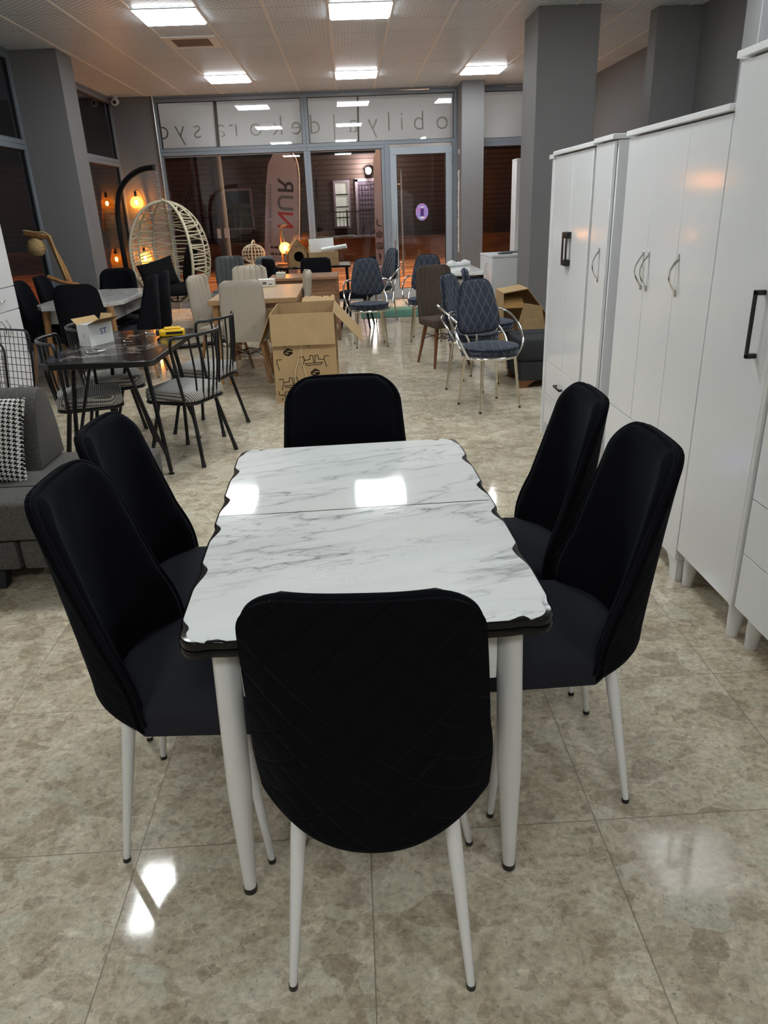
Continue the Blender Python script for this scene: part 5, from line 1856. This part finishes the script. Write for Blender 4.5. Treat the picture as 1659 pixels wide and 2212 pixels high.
t = thing('shelf_unit', 'tall thin white cupboard seen edge-on against the shopfront behind the column', 'cupboard', (2.47, 11.45, 0))
obj('body', G().box((0.0, 0.0, 0.0), (0.36, 0.30, 2.06), 0.002, 1), 'plywood', t)
obj('door', G().box((-0.02, -0.012, 0.0), (0.105, 0.012, 2.062), 0.002, 1).box((-0.02, 0.0125, 0.0), (-0.001, 0.305, 2.062)), 'white_lac', t)
obj('top_edge', G().box((-0.024, -0.016, 2.063), (0.11, 0.30, 2.078), 0.002, 1), 'white_edge', t)

t = thing('dining_table', 'white marble-look table by the door with plastic-wrapped parts on it', 'table', (1.335, 9.56, 0))
obj('tabletop', G().pad(rrect(-0.225, 0.225, -0.72, 0.72, 0.04), 0.742, 0.780, 0.003, 0, rows=1, seg=1), 'marble_top', t, 30)
obj('apron', G().box((-0.17, -0.60, 0.66), (0.17, 0.60, 0.741), 0.002, 1), 'marble_top', t)
g = G().box((-0.15, -0.66, 0.700), (0.21, -0.63, 0.722)).box((0.165, -0.68, 0.655), (0.215, -0.61, 0.735))
obj('slide_rail', g, 'black_metal', t)
for sx, sy in ((-1, -1), (1, -1), (-1, 1), (1, 1)):
    obj('leg', G().tube([(sx * 0.15, sy * 0.60, 0.66), (sx * 0.18, sy * 0.64, 0.0)], [0.032, 0.02], 14), 'white_leg', t)
t = thing('wrapped_parts', 'white plastic-wrapped parts tied in the middle lying on the far white table', 'package', (1.37, 9.72, 0.7815), 15)
obj('wrap', G().tube([(-0.15, 0, 0.03), (-0.09, 0, 0.038), (-0.02, 0.0, 0.022), (0.0, 0, 0.018), (0.02, 0, 0.022), (0.09, 0.01, 0.038), (0.16, 0.0, 0.03)], [0.026, 0.040, 0.022, 0.016, 0.022, 0.040, 0.024], 12, sub=4), 'bubble', t)
obj('knot', G().sphere((0, 0, 0.03), 0.028, (1, 1.3, 0.9), 14, 10), 'bubble', t)

# ------------------------------------------------------------------ far left: grey chairs, small swing, black table with cat house
grp = 'slate grey ribbed chairs at the shop window'
gc = panel_chair('slate grey ribbed chair at the shop window, right of the hanging chair, facing the camera', 'steel_fab', 'black_metal', grp, ribs=6, wid=0.225, top=0.925)
gc.location = (-1.80, 11.32, 0)
gc.rotation_euler = (0, 0, math.radians(180))
dup(gc, (-1.93, 10.62, 0), -80, 'slate grey chair seen from its side, right behind the hanging chair', grp)
dup(gc, (-1.42, 11.22, 0), 60, 'slate grey chair under the small rattan swing, turned to the shop window', grp)
t = thing('side_table', 'dark table at the shop window carrying the small rattan swing', 'table', (-1.50, 12.20, 0))
obj('tabletop', G().box((-0.42, -0.32, 0.715), (0.42, 0.32, 0.745), 0.003, 1), 'walnut', t)
for sx in (-1, 1):
    for sy in (-1, 1):
        obj('leg', G().tube([(sx * 0.36, sy * 0.26, 0.714), (sx * 0.38, sy * 0.28, 0)], [0.02, 0.014], 10), 'black_metal', t)
t = thing('toy_swing', 'small round rattan swing ornament standing at the shop window', 'ornament', (-1.51, 12.18, 0.746))
g = G()
for k_ in range(10):
    a = PI * k_ / 10
    g.tube([(0.18 * math.sin(q * PI / 12) * math.cos(a), 0.18 * math.sin(q * PI / 12) * math.sin(a), 0.165 + 0.14 * math.cos(q * PI / 12)) for q in range(24)], 0.0055, 5, closed=True)
for j in range(1, 8):
    q = PI * j / 8
    g.tube([(0.18 * math.sin(q) * math.cos(a * PI / 12), 0.18 * math.sin(q) * math.sin(a * PI / 12), 0.165 + 0.14 * math.cos(q)) for a in range(24)], 0.0045, 5, closed=True)
obj('rattan_shell', g, 'rattan', t)
obj('stand_hook', G().tube([(0.0, -0.21, 0.0), (0.0, -0.21, 0.2), (0.01, -0.19, 0.32), (0.03, -0.10, 0.36), (0.03, 0.0, 0.33), (0.02, 0.0, 0.30)], 0.013, 8, sub=4), 'rattan', t)
obj('base', G().lathe([(0.12, 0.0), (0.12, 0.015), (0.03, 0.022)], 20, (0, -0.12, 0)), 'rattan', t)

t = thing('dining_table', 'black table at the shop window carrying the wooden cat house', 'table', (-0.52, 11.62, 0))
obj('tabletop', G().box((-0.56, -0.36, 0.715), (0.52, 0.42, 0.745), 0.003, 1), 'black_marble', t)
for sx in (-1, 1):
    for sy in (-1, 1):
        obj('leg', G().tube([(sx * 0.46, sy * 0.30, 0.714), (sx * 0.48, sy * 0.32, 0)], [0.022, 0.016], 10), 'black_metal', t)
grp = 'black upholstered chairs round the black table at the shop window'
kc = panel_chair('black upholstered chair with its back to the camera in front of the cardboard box', 'velvet_flat', 'black_metal', grp, ribs=0, wid=0.215, top=0.92)
kc.location = (-0.47, 10.62, 0)
kc.rotation_euler = (0, 0, math.radians(0))
dup(kc, (-0.93, 10.70, 0), -62, 'black upholstered chair under the lit globe lamp at the shop window', grp)
dup(kc, (0.06, 10.28, 0), 80, 'black upholstered chair seen from its side, between the walnut desk and the lone blue armchair', grp)

t = thing('cat_house', 'small wooden cat house with a round hole and pointed roof at the shop window', 'cat house', (-0.765, 11.42, 0.7455), 12)
pent = [(-0.135, 0.0), (0.135, 0.0), (0.135, 0.19), (0.0, 0.365), (-0.135, 0.19)]
def on_poly(poly, a, cx, cz):
    d_ = Vector((math.cos(a), math.sin(a)))
    best = None
    for i in range(len(poly)):
        p, q = Vector(poly[i]) - Vector((cx, cz)), Vector(poly[(i + 1) % len(poly)]) - Vector((cx, cz))
        e = q - p
        den = d_.x * e.y - d_.y * e.x
        if abs(den) < 1e-9:
            continue
        s_ = (p.x * e.y - p.y * e.x) / den
        u_ = (p.x * d_.y - p.y * d_.x) / den
        if s_ > 0 and -1e-6 <= u_ <= 1 + 1e-6 and (best is None or s_ < best):
            best = s_
    return (cx + d_.x * best, cz + d_.y * best)
hx, hz, hr = 0.01, 0.135, 0.073
angs = [2 * PI * i / 40 for i in range(40)] + [math.atan2(p[1] - hz, p[0] - hx) % (2 * PI) for p in pent]
angs = sorted(set(round(a, 5) for a in angs))
g = G()
of = g.ring([(x_, 0.0, z_) for x_, z_ in (on_poly(pent, a, hx, hz) for a in angs)])
hf = g.ring([(hx + hr * math.cos(a), 0.0, hz + hr * math.sin(a)) for a in angs])
hb = g.ring([(hx + hr * math.cos(a), 0.012, hz + hr * math.sin(a)) for a in angs])
ob_ = g.ring([(x_, 0.26, z_) for x_, z_ in (on_poly(pent, a, hx, hz) for a in angs)])
g.bridge(of, hf); g.bridge(hf, hb); g.bridge(of, ob_); g.cap(ob_)
obj('house_body', g, 'plywood', t)
M['dark_hole'] = plain('painted_hole_shade', (0.02, 0.015, 0.012), 0.9)
obj('hole_shade_sheet', G().box((-0.12, 0.20, 0.01), (0.12, 0.21, 0.19)), 'dark_hole', t)  # dark sheet painted as the shade inside the round hole
g = G()
for s in (-1, 1):
    ra = [(0, -0.02, 0.372), (s * 0.158, -0.02, 0.168), (s * 0.168, -0.02, 0.178), (0, -0.02, 0.388)]
    rb = [(x_, 0.28, z_) for x_, _, z_ in ra]
    A, B = g.ring(ra), g.ring(rb)
    g.bridge(A, B); g.cap(A); g.cap(B, True)
obj('roof', g, 'plywood', t)
g = G()
for x_, z_ in ((-0.02, 0.27), (0.035, 0.275), (0.008, 0.305)):
    g.bm.faces.new(g.ring([(x_ + 0.011 * math.cos(a * PI / 6), -0.001, z_ + 0.011 * math.sin(a * PI / 6)) for a in range(12)]))
obj('vent_hole_discs', g, 'dark_hole', t)  # flat dark discs painted as the shade in small holes

t = thing('table_lamp', 'lit amber globe lamp hanging from a bent branch at the shop window', 'lamp', (-1.02, 11.90, 0.7455))
obj('base', G().lathe([(0.08, 0.0), (0.08, 0.018), (0.02, 0.03)], 20, (-0.02, 0, 0)), 'drift', t)
obj('post', G().tube([(-0.02, 0, 0.02), (-0.025, 0, 0.30), (-0.02, 0, 0.50), (0.02, 0, 0.555), (0.08, 0, 0.56)], 0.013, 8, sub=3), 'drift', t)
obj('rope', G().tube([(-0.005, 0.0, 0.53), (0.005, -0.01, 0.42), (0.03, -0.02, 0.33)], 0.008, 8, sub=3), 'rope', t)
obj('lamp_shade', G().sphere((0.035, -0.02, 0.242), 0.085, (1, 1, 0.98), 24, 16), 'shade', t)
obj('bulb', G().sphere((0.035, -0.02, 0.242), 0.022, (1, 1, 1.6), 14, 10), 'bulb', t)

t = thing('carton', 'open brown cardboard box on the black table at the shop window', 'box', (-0.40, 11.58, 0.7455), 3)
open_box(t, 0.44, 0.34, 0.185, 0.005, 'card', None)
flap(t, (-0.22, -0.17, 0.185), (0.22, -0.17, 0.185), (0, -1, 0), -86, 0.09, 0.004, 'card')
flap(t, (0.22, 0.17, 0.185), (-0.22, 0.17, 0.185), (0, 1, 0), 70, 0.07, 0.004, 'card')
o = obj('foam_board', G().box((-0.185, -0.02, 0.0), (0.185, 0.02, 0.36), 0.006, 2), 'foam')
o.location = (-0.41, 11.62, 0.752)
o.rotation_euler = (math.radians(-4), math.radians(-2), math.radians(4))
tag(o, 'white foam board standing in the cardboard box at the shop window', 'board')
o = obj('paper_roll', G().tube([(-0.19, 0.0, 0.0), (0.19, 0.0, 0.02)], 0.032, 18), 'foam')
o.location = (-0.23, 11.50, 0.966)
o.rotation_euler = (0, math.radians(-4), math.radians(-14))
tag(o, 'white paper roll lying across the cardboard box at the shop window', 'roll')

# ------------------------------------------------------------------ the night street outside
def street_mat():
    mt, nt, bs = new_mat('wet_slush_street_lamp_tinted')
    n = N(nt)
    co = n.mapping(n.coord(), scale=(0.35, 1.3, 1))
    f, _ = n.noise(co, 1.6, 6, 0.65, 0.6)
    nt.links.new(n.ramp(f, [(0.30, srgb(84, 54, 34)), (0.52, srgb(146, 100, 62)), (0.66, srgb(196, 150, 110))]), bs.inputs['Base Color'])  # part of the street lamp's orange is painted into the ground colour
    setp(bs, Roughness=0.7)
    return mt
M['street'] = street_mat()
struct('street', G().box((-40, YF + 0.14, -0.30), (40, 60, -0.14)), 'street')
struct('sidewalk', G().box((-30, YF + 0.13, -0.14), (30, 15.0, -0.03)), 'street')
struct('side_yard', G().box((-40, -10, -0.30), (XL - 0.16, YF + 0.13, -0.14)), 'street')
M['snow'] = plain('dirty_snow', srgb(190, 186, 186), 0.9, var=0.1, vscale=3)
rr = random.Random(9)
g = G()
for i in range(110):
    x_ = rr.uniform(-2.2, 1.6)
    s_ = rr.uniform(0.05, 0.14)
    g.sphere((x_, 26.3 + rr.uniform(-0.25, 0.25), 0.57 + rr.uniform(0, 0.05)), s_, (1.8, 1, 0.45), 8, 6)
tag(obj('snow_bank', g, 'snow'), 'low bank of dirty snow in front of the house across the street', 'snow', kind='stuff')
struct('bank_wall', G().box((-16, 26.0, -0.2), (10, 26.6, 0.55)), 'street')

def siding(name, c1, c2):
    mt, nt, bs = new_mat(name)
    n = N(nt)
    s = n.sep(n.coord())
    f = n.math('FRACT', n.math('MULTIPLY', s[2], 6.2))
    nt.links.new(n.ramp(f, [(0.0, c2), (0.16, c1), (0.9, c1), (1.0, c2)]), bs.inputs['Base Color'])
    nt.links.new(n.bump(f, 0.6, 0.03), bs.inputs['Normal'])
    setp(bs, Roughness=0.7)
    return mt
M['siding'] = siding('brown_pink_siding', srgb(112, 94, 88), srgb(40, 32, 30))
M['dark_roof'] = plain('dark_roof', srgb(40, 36, 40), 0.9)
M['lilac_trim'] = plain('lilac_white_trim', srgb(198, 184, 204), 0.6)
M['house_pane'] = emit('lit_curtain_pane', (0.62, 0.68, 0.55), 0.28)
M['dark_pane'] = plain('dark_window_pane', (0.01, 0.01, 0.012), 0.15)
M['porch_bulb'] = emit('porch_bulb', (1.0, 0.92, 0.78), 60.0)
t = thing('house', 'clapboard house across the dark street with a lit porch lamp', 'house', (0, 28, 0))
obj('wall', G().box((-18, 0, 0.3), (9, 6, 3.2)), 'siding', t)
obj('roof', G().box((-18.5, -0.5, 3.2), (9.5, 6.5, 3.32)).prism([(-18.5, -0.5), (9.5, -0.5), (9.5, 6.5), (-18.5, 6.5)], 3.32, 3.33), 'dark_roof', t)
g = G()
ra = g.ring([(-18.5, -0.5, 3.32), (9.5, -0.5, 3.32), (9.5, 6.5, 3.32), (-18.5, 6.5, 3.32)])
rb = g.ring([(-17, 2.9, 5.6), (8, 2.9, 5.6), (8, 3.1, 5.6), (-17, 3.1, 5.6)])
g.bridge(ra, rb); g.cap(rb)
obj('roof_slope', g, 'dark_roof', t)
def house_window(x0, x1, z0, z1, pane, bars):
    g = G()
    q = 0.07
    for a, b in (((x0 - q, z0 - q), (x1 + q, z0)), ((x0 - q, z1), (x1 + q, z1 + q)), ((x0 - q, z0), (x0, z1)), ((x1, z0), (x1 + q, z1))):
        g.box((a[0], -0.05, a[1]), (b[0], 0.0, b[1]))
    wn_ = obj('window', g, 'lilac_trim', t)
    obj('pane', G().box((x0, -0.012, z0), (x1, -0.002, z1)), pane, wn_)
    g = G()
    for z_ in bars:
        g.box((x0, -0.04, z_ - 0.02), (x1, -0.012, z_ + 0.02))
    obj('glazing_bar', g, 'dark_roof', wn_)
house_window(-0.40, 0.04, 0.92, 2.34, 'house_pane', (1.2, 1.55, 1.95))
house_window(-7.4, -6.2, 1.0, 2.2, 'dark_pane', (1.6,))
house_window(-4.4, -3.4, 1.0, 2.2, 'dark_pane', (1.6,))
g = G()
for a, b in (((0.30, 0.3), (0.40, 2.42)), ((1.20, 0.3), (1.30, 2.42)), ((0.30, 2.34), (1.30, 2.44))):
    g.box((a[0], -0.05, a[1]), (b[0], 0.0, b[1]))
dr = obj('door', g, 'lilac_trim', t)
M['lilac_door'] = plain('lilac_panel_door', srgb(150, 134, 164), 0.5)
obj('door_leaf', G().box((0.40, -0.03, 0.3), (1.20, -0.002, 2.34)), 'lilac_door', dr)
g = G()
for i in range(8):
    g.box((0.44 + 0.1 * i, -0.07, 0.9), (0.452 + 0.1 * i, -0.06, 2.28))
for i in range(10):
    g.box((0.40, -0.07, 1.0 + 0.14 * i), (1.2, -0.06, 1.012 + 0.14 * i))
obj('door_grid', g, 'dark_roof', dr)
pl = obj('porch_lamp', G().lathe([(0.10, -0.12), (0.14, 0.10), (0.05, 0.16)], 12, (0.78, -0.18, 2.66)), 'dark_roof', t)
obj('porch_bulb', G().sphere((0.78, -0.36, 2.66), 0.10, (1, 1, 1), 12, 8), 'porch_bulb', pl)
lamp('porch_light', 'POINT', (0.75, 27.64, 2.72), 100.0, (1.0, 0.90, 0.88), 0.1)

t = thing('railing', 'black iron railing in front of the house across the street', 'railing', (0, 27.0, 0.45))
g = G()
g.box((-6, -0.015, 0.92), (1.35, 0.015, 0.96)); g.box((-6, -0.012, 0.06), (1.35, 0.012, 0.09))
obj('rail', g, 'black_metal', t)
g = G()
x_ = -6.0
while x_ < 1.35:
    g.box((x_ - 0.008, -0.008, 0.0), (x_ + 0.008, 0.008, 0.94))
    x_ += 0.13
obj('balusters', g, 'black_metal', t)
obj('corner_post', G().box((-0.06, -0.03, -0.6), (0.0, 0.03, 1.0)).box((-1.05, -0.03, -0.6), (-0.99, 0.03, 2.0)), 'black_metal', t)

# bare tree
M['bark'] = plain('dark_wet_bark', srgb(34, 26, 24), 0.9)
def tree(x, y, h, seed, label):
    t = thing('bare_tree', label, 'tree', (x, y, -0.1), 0, 'bare trees across the street')
    rr = random.Random(seed)
    gt, gb = G(), G()
    def grow(p, d_, L, r_, lev):
        pts = [p]
        q, dd = p.copy(), d_.copy()
        for i in range(4):
            dd = (dd + Vector((rr.uniform(-.25, .25), rr.uniform(-.25, .25), rr.uniform(-.12, .2)))).normalized()
            q = q + dd * L / 4
            pts.append(q.copy())
        (gt if lev == 0 else gb).tube(pts, [r_, r_ * 0.55], 5 if lev else 8)
        if lev < 4:
            for k_ in range(4 if lev < 2 else 3):
                f = rr.uniform(0.35, 1.0)
                b0 = pts[min(4, int(f * 4))]
                nd = (dd + Vector((rr.uniform(-1, 1), rr.uniform(-.6, .6), rr.uniform(-.2, .7)))).normalized()
                grow(b0, nd, L * rr.uniform(0.5, 0.72), r_ * 0.42, lev + 1)
    grow(Vector((0, 0, 0)), Vector((0, 0, 1)), h * 0.45, 0.075, 0)
    obj('trunk', gt, 'bark', t)
    obj('branches', gb, 'bark', t)
tree(-1.6, 24.0, 4.6, 4, 'bare dark tree seen through the middle shop window left of the lit house door')
tree(-4.6, 22.5, 4.6, 8, 'bare dark tree seen through the left shop window')

# concrete pole with pasted notes
t = thing('street_pole', 'concrete street pole with pasted white notes outside the left shop window', 'pole', (-2.50, 15.8, -0.1))
obj('shaft', G().cyl((0, 0, 0), (-0.0, 0, 7.0), 0.105, 0.085, 16), 'steel_fab', t)
obj('pasted_note', G().box((-0.12, -0.118, 1.15), (-0.05, -0.105, 1.33)).box((0.02, -0.118, 1.15), (0.12, -0.105, 1.33)), 'white_card', t)
lamp('shop_side_light', 'POINT', (-6.0, 15.2, 4.0), 30.0, (0.45, 0.45, 1.0), 0.2)

# feather banners
M['banner'] = plain('washed_pink_banner_cloth', srgb(172, 166, 178), 0.9, var=0.05, vscale=3)
M['banner_red'] = plain('red_banner_print', srgb(176, 40, 44), 0.8)
M['banner_dark'] = plain('dark_banner_print', srgb(52, 46, 56), 0.8)
M['banner_grey'] = plain('grey_banner_print', srgb(96, 98, 106), 0.8)
t = thing('feather_flag', 'tall pink-grey feather flag with large red and dark letters seen from the back, outside', 'flag', (-1.40, 15.0, 0))
t.rotation_euler = (0, math.radians(5.5), 0)
L = [(-0.32, -0.1), (0.30, -0.1), (0.31, 0.6), (0.315, 1.4), (0.31, 2.0), (0.27, 2.36), (0.13, 2.54), (-0.02, 2.56), (-0.16, 2.48), (-0.25, 2.30), (-0.29, 1.9), (-0.31, 1.2)]
g = G()
ra = g.ring([(x_, 0.0, z_) for x_, z_ in L]); rb = g.ring([(x_, 0.006, z_) for x_, z_ in L])
g.bridge(ra, rb); g.cap(ra); g.cap(rb, True)
obj('cloth', g, 'banner', t)
obj('flag_pole', G().tube([(0.33, 0.01, -0.1), (0.335, 0.01, 1.6), (0.30, 0.01, 2.3), (0.15, 0.01, 2.56), (-0.02, 0.01, 2.58)], 0.014, 8, sub=4), 'white_plastic', t)
# text x runs up the flag, text y runs to the right: mirrored, as seen through the cloth
MIR = Matrix(((0, 1, 0, 0), (0, 0, -1, 0), (1, 0, 0, 0), (0, 0, 0, 1)))
for ch, z_, mm in (('N', 1.36, 'banner_red'), ('U', 1.66, 'banner_grey'), ('R', 1.95, 'banner_dark')):
    text_mesh(ch, 0.42, 0.001, mm, t, T((0.06, -0.004, z_)) @ MIR, 'lettering', 0.004)
text_mesh('mobilya dekorasyon', 0.112, 0.001, 'banner_grey', t, T((-0.205, -0.004, 1.45)) @ MIR, 'small_lettering', 0.0, 1.15)
g = G()
for z_, ws in ((0.86, (0.05, 0.07, 0.06, 0.05)), (0.74, (0.07, 0.04, 0.06, 0.05))):
    x_ = -0.20
    for w_ in ws:
        g.box((x_, -0.004, z_ - 0.022), (x_ + w_, -0.001, z_ + 0.022))
        x_ += w_ + 0.02
obj('contact_lines', g, 'banner_dark', t)

t = thing('feather_flag', 'narrow feather flag with four contact icons, half hidden by the door post', 'flag', (0.60, 14.6, 0))
g = G()
L = [(-0.11, -0.1), (0.14, -0.1), (0.15, 1.4), (0.14, 2.3), (0.0, 2.6), (-0.09, 2.3), (-0.11, 1.2)]
ra = g.ring([(x_, 0.0, z_) for x_, z_ in L]); rb = g.ring([(x_, 0.006, z_) for x_, z_ in L])
g.bridge(ra, rb); g.cap(ra); g.cap(rb, True)
obj('cloth', g, 'banner', t)
obj('flag_pole', G().cyl((0.155, 0.01, -0.1), (0.15, 0.01, 2.5), 0.012, n=8), 'white_plastic', t)
g = G()
def circ(cx, cz, r_, n_=24):
    return [(cx + r_ * math.cos(2 * PI * i / n_), cz + r_ * math.sin(2 * PI * i / n_)) for i in range(n_ + 1)]
def add_strokes(g, segs, wid):
    st = strokes(segs, wid, -0.004)
    for f in st.bm.faces:
        g.bm.faces.new([g.bm.verts.new(v.co) for v in f.verts])
    st.bm.free()
ix = -0.03
add_strokes(g, poly_segs([(ix + x_, 0.83 + z_) for x_, z_ in rrect(-0.055, 0.055, -0.055, 0.055, 0.03, 4) + [(0.055, -0.025)]]), 0.014)
add_strokes(g, poly_segs(circ(ix, 0.83, 0.026)), 0.012)
add_strokes(g, poly_segs(circ(ix, 1.03, 0.055)) + [((ix - 0.055, 1.03), (ix + 0.055, 1.03)), ((ix, 0.975), (ix, 1.085)), ((ix - 0.045, 1.055), (ix + 0.045, 1.055)), ((ix - 0.045, 1.005), (ix + 0.045, 1.005))], 0.010)
add_strokes(g, poly_segs([(ix + 0.04, 1.18), (ix - 0.02, 1.19), (ix - 0.04, 1.24), (ix - 0.03, 1.29)]), 0.022)
obj('contact_icons', g, 'banner_dark', t)
text_mesh('f', 0.17, 0.001, 'banner_dark', t, T((ix, -0.004, 0.63)) @ Matrix.Scale(-1, 4, (1, 0, 0)) @ RX(90), 'lettering', 0.004)
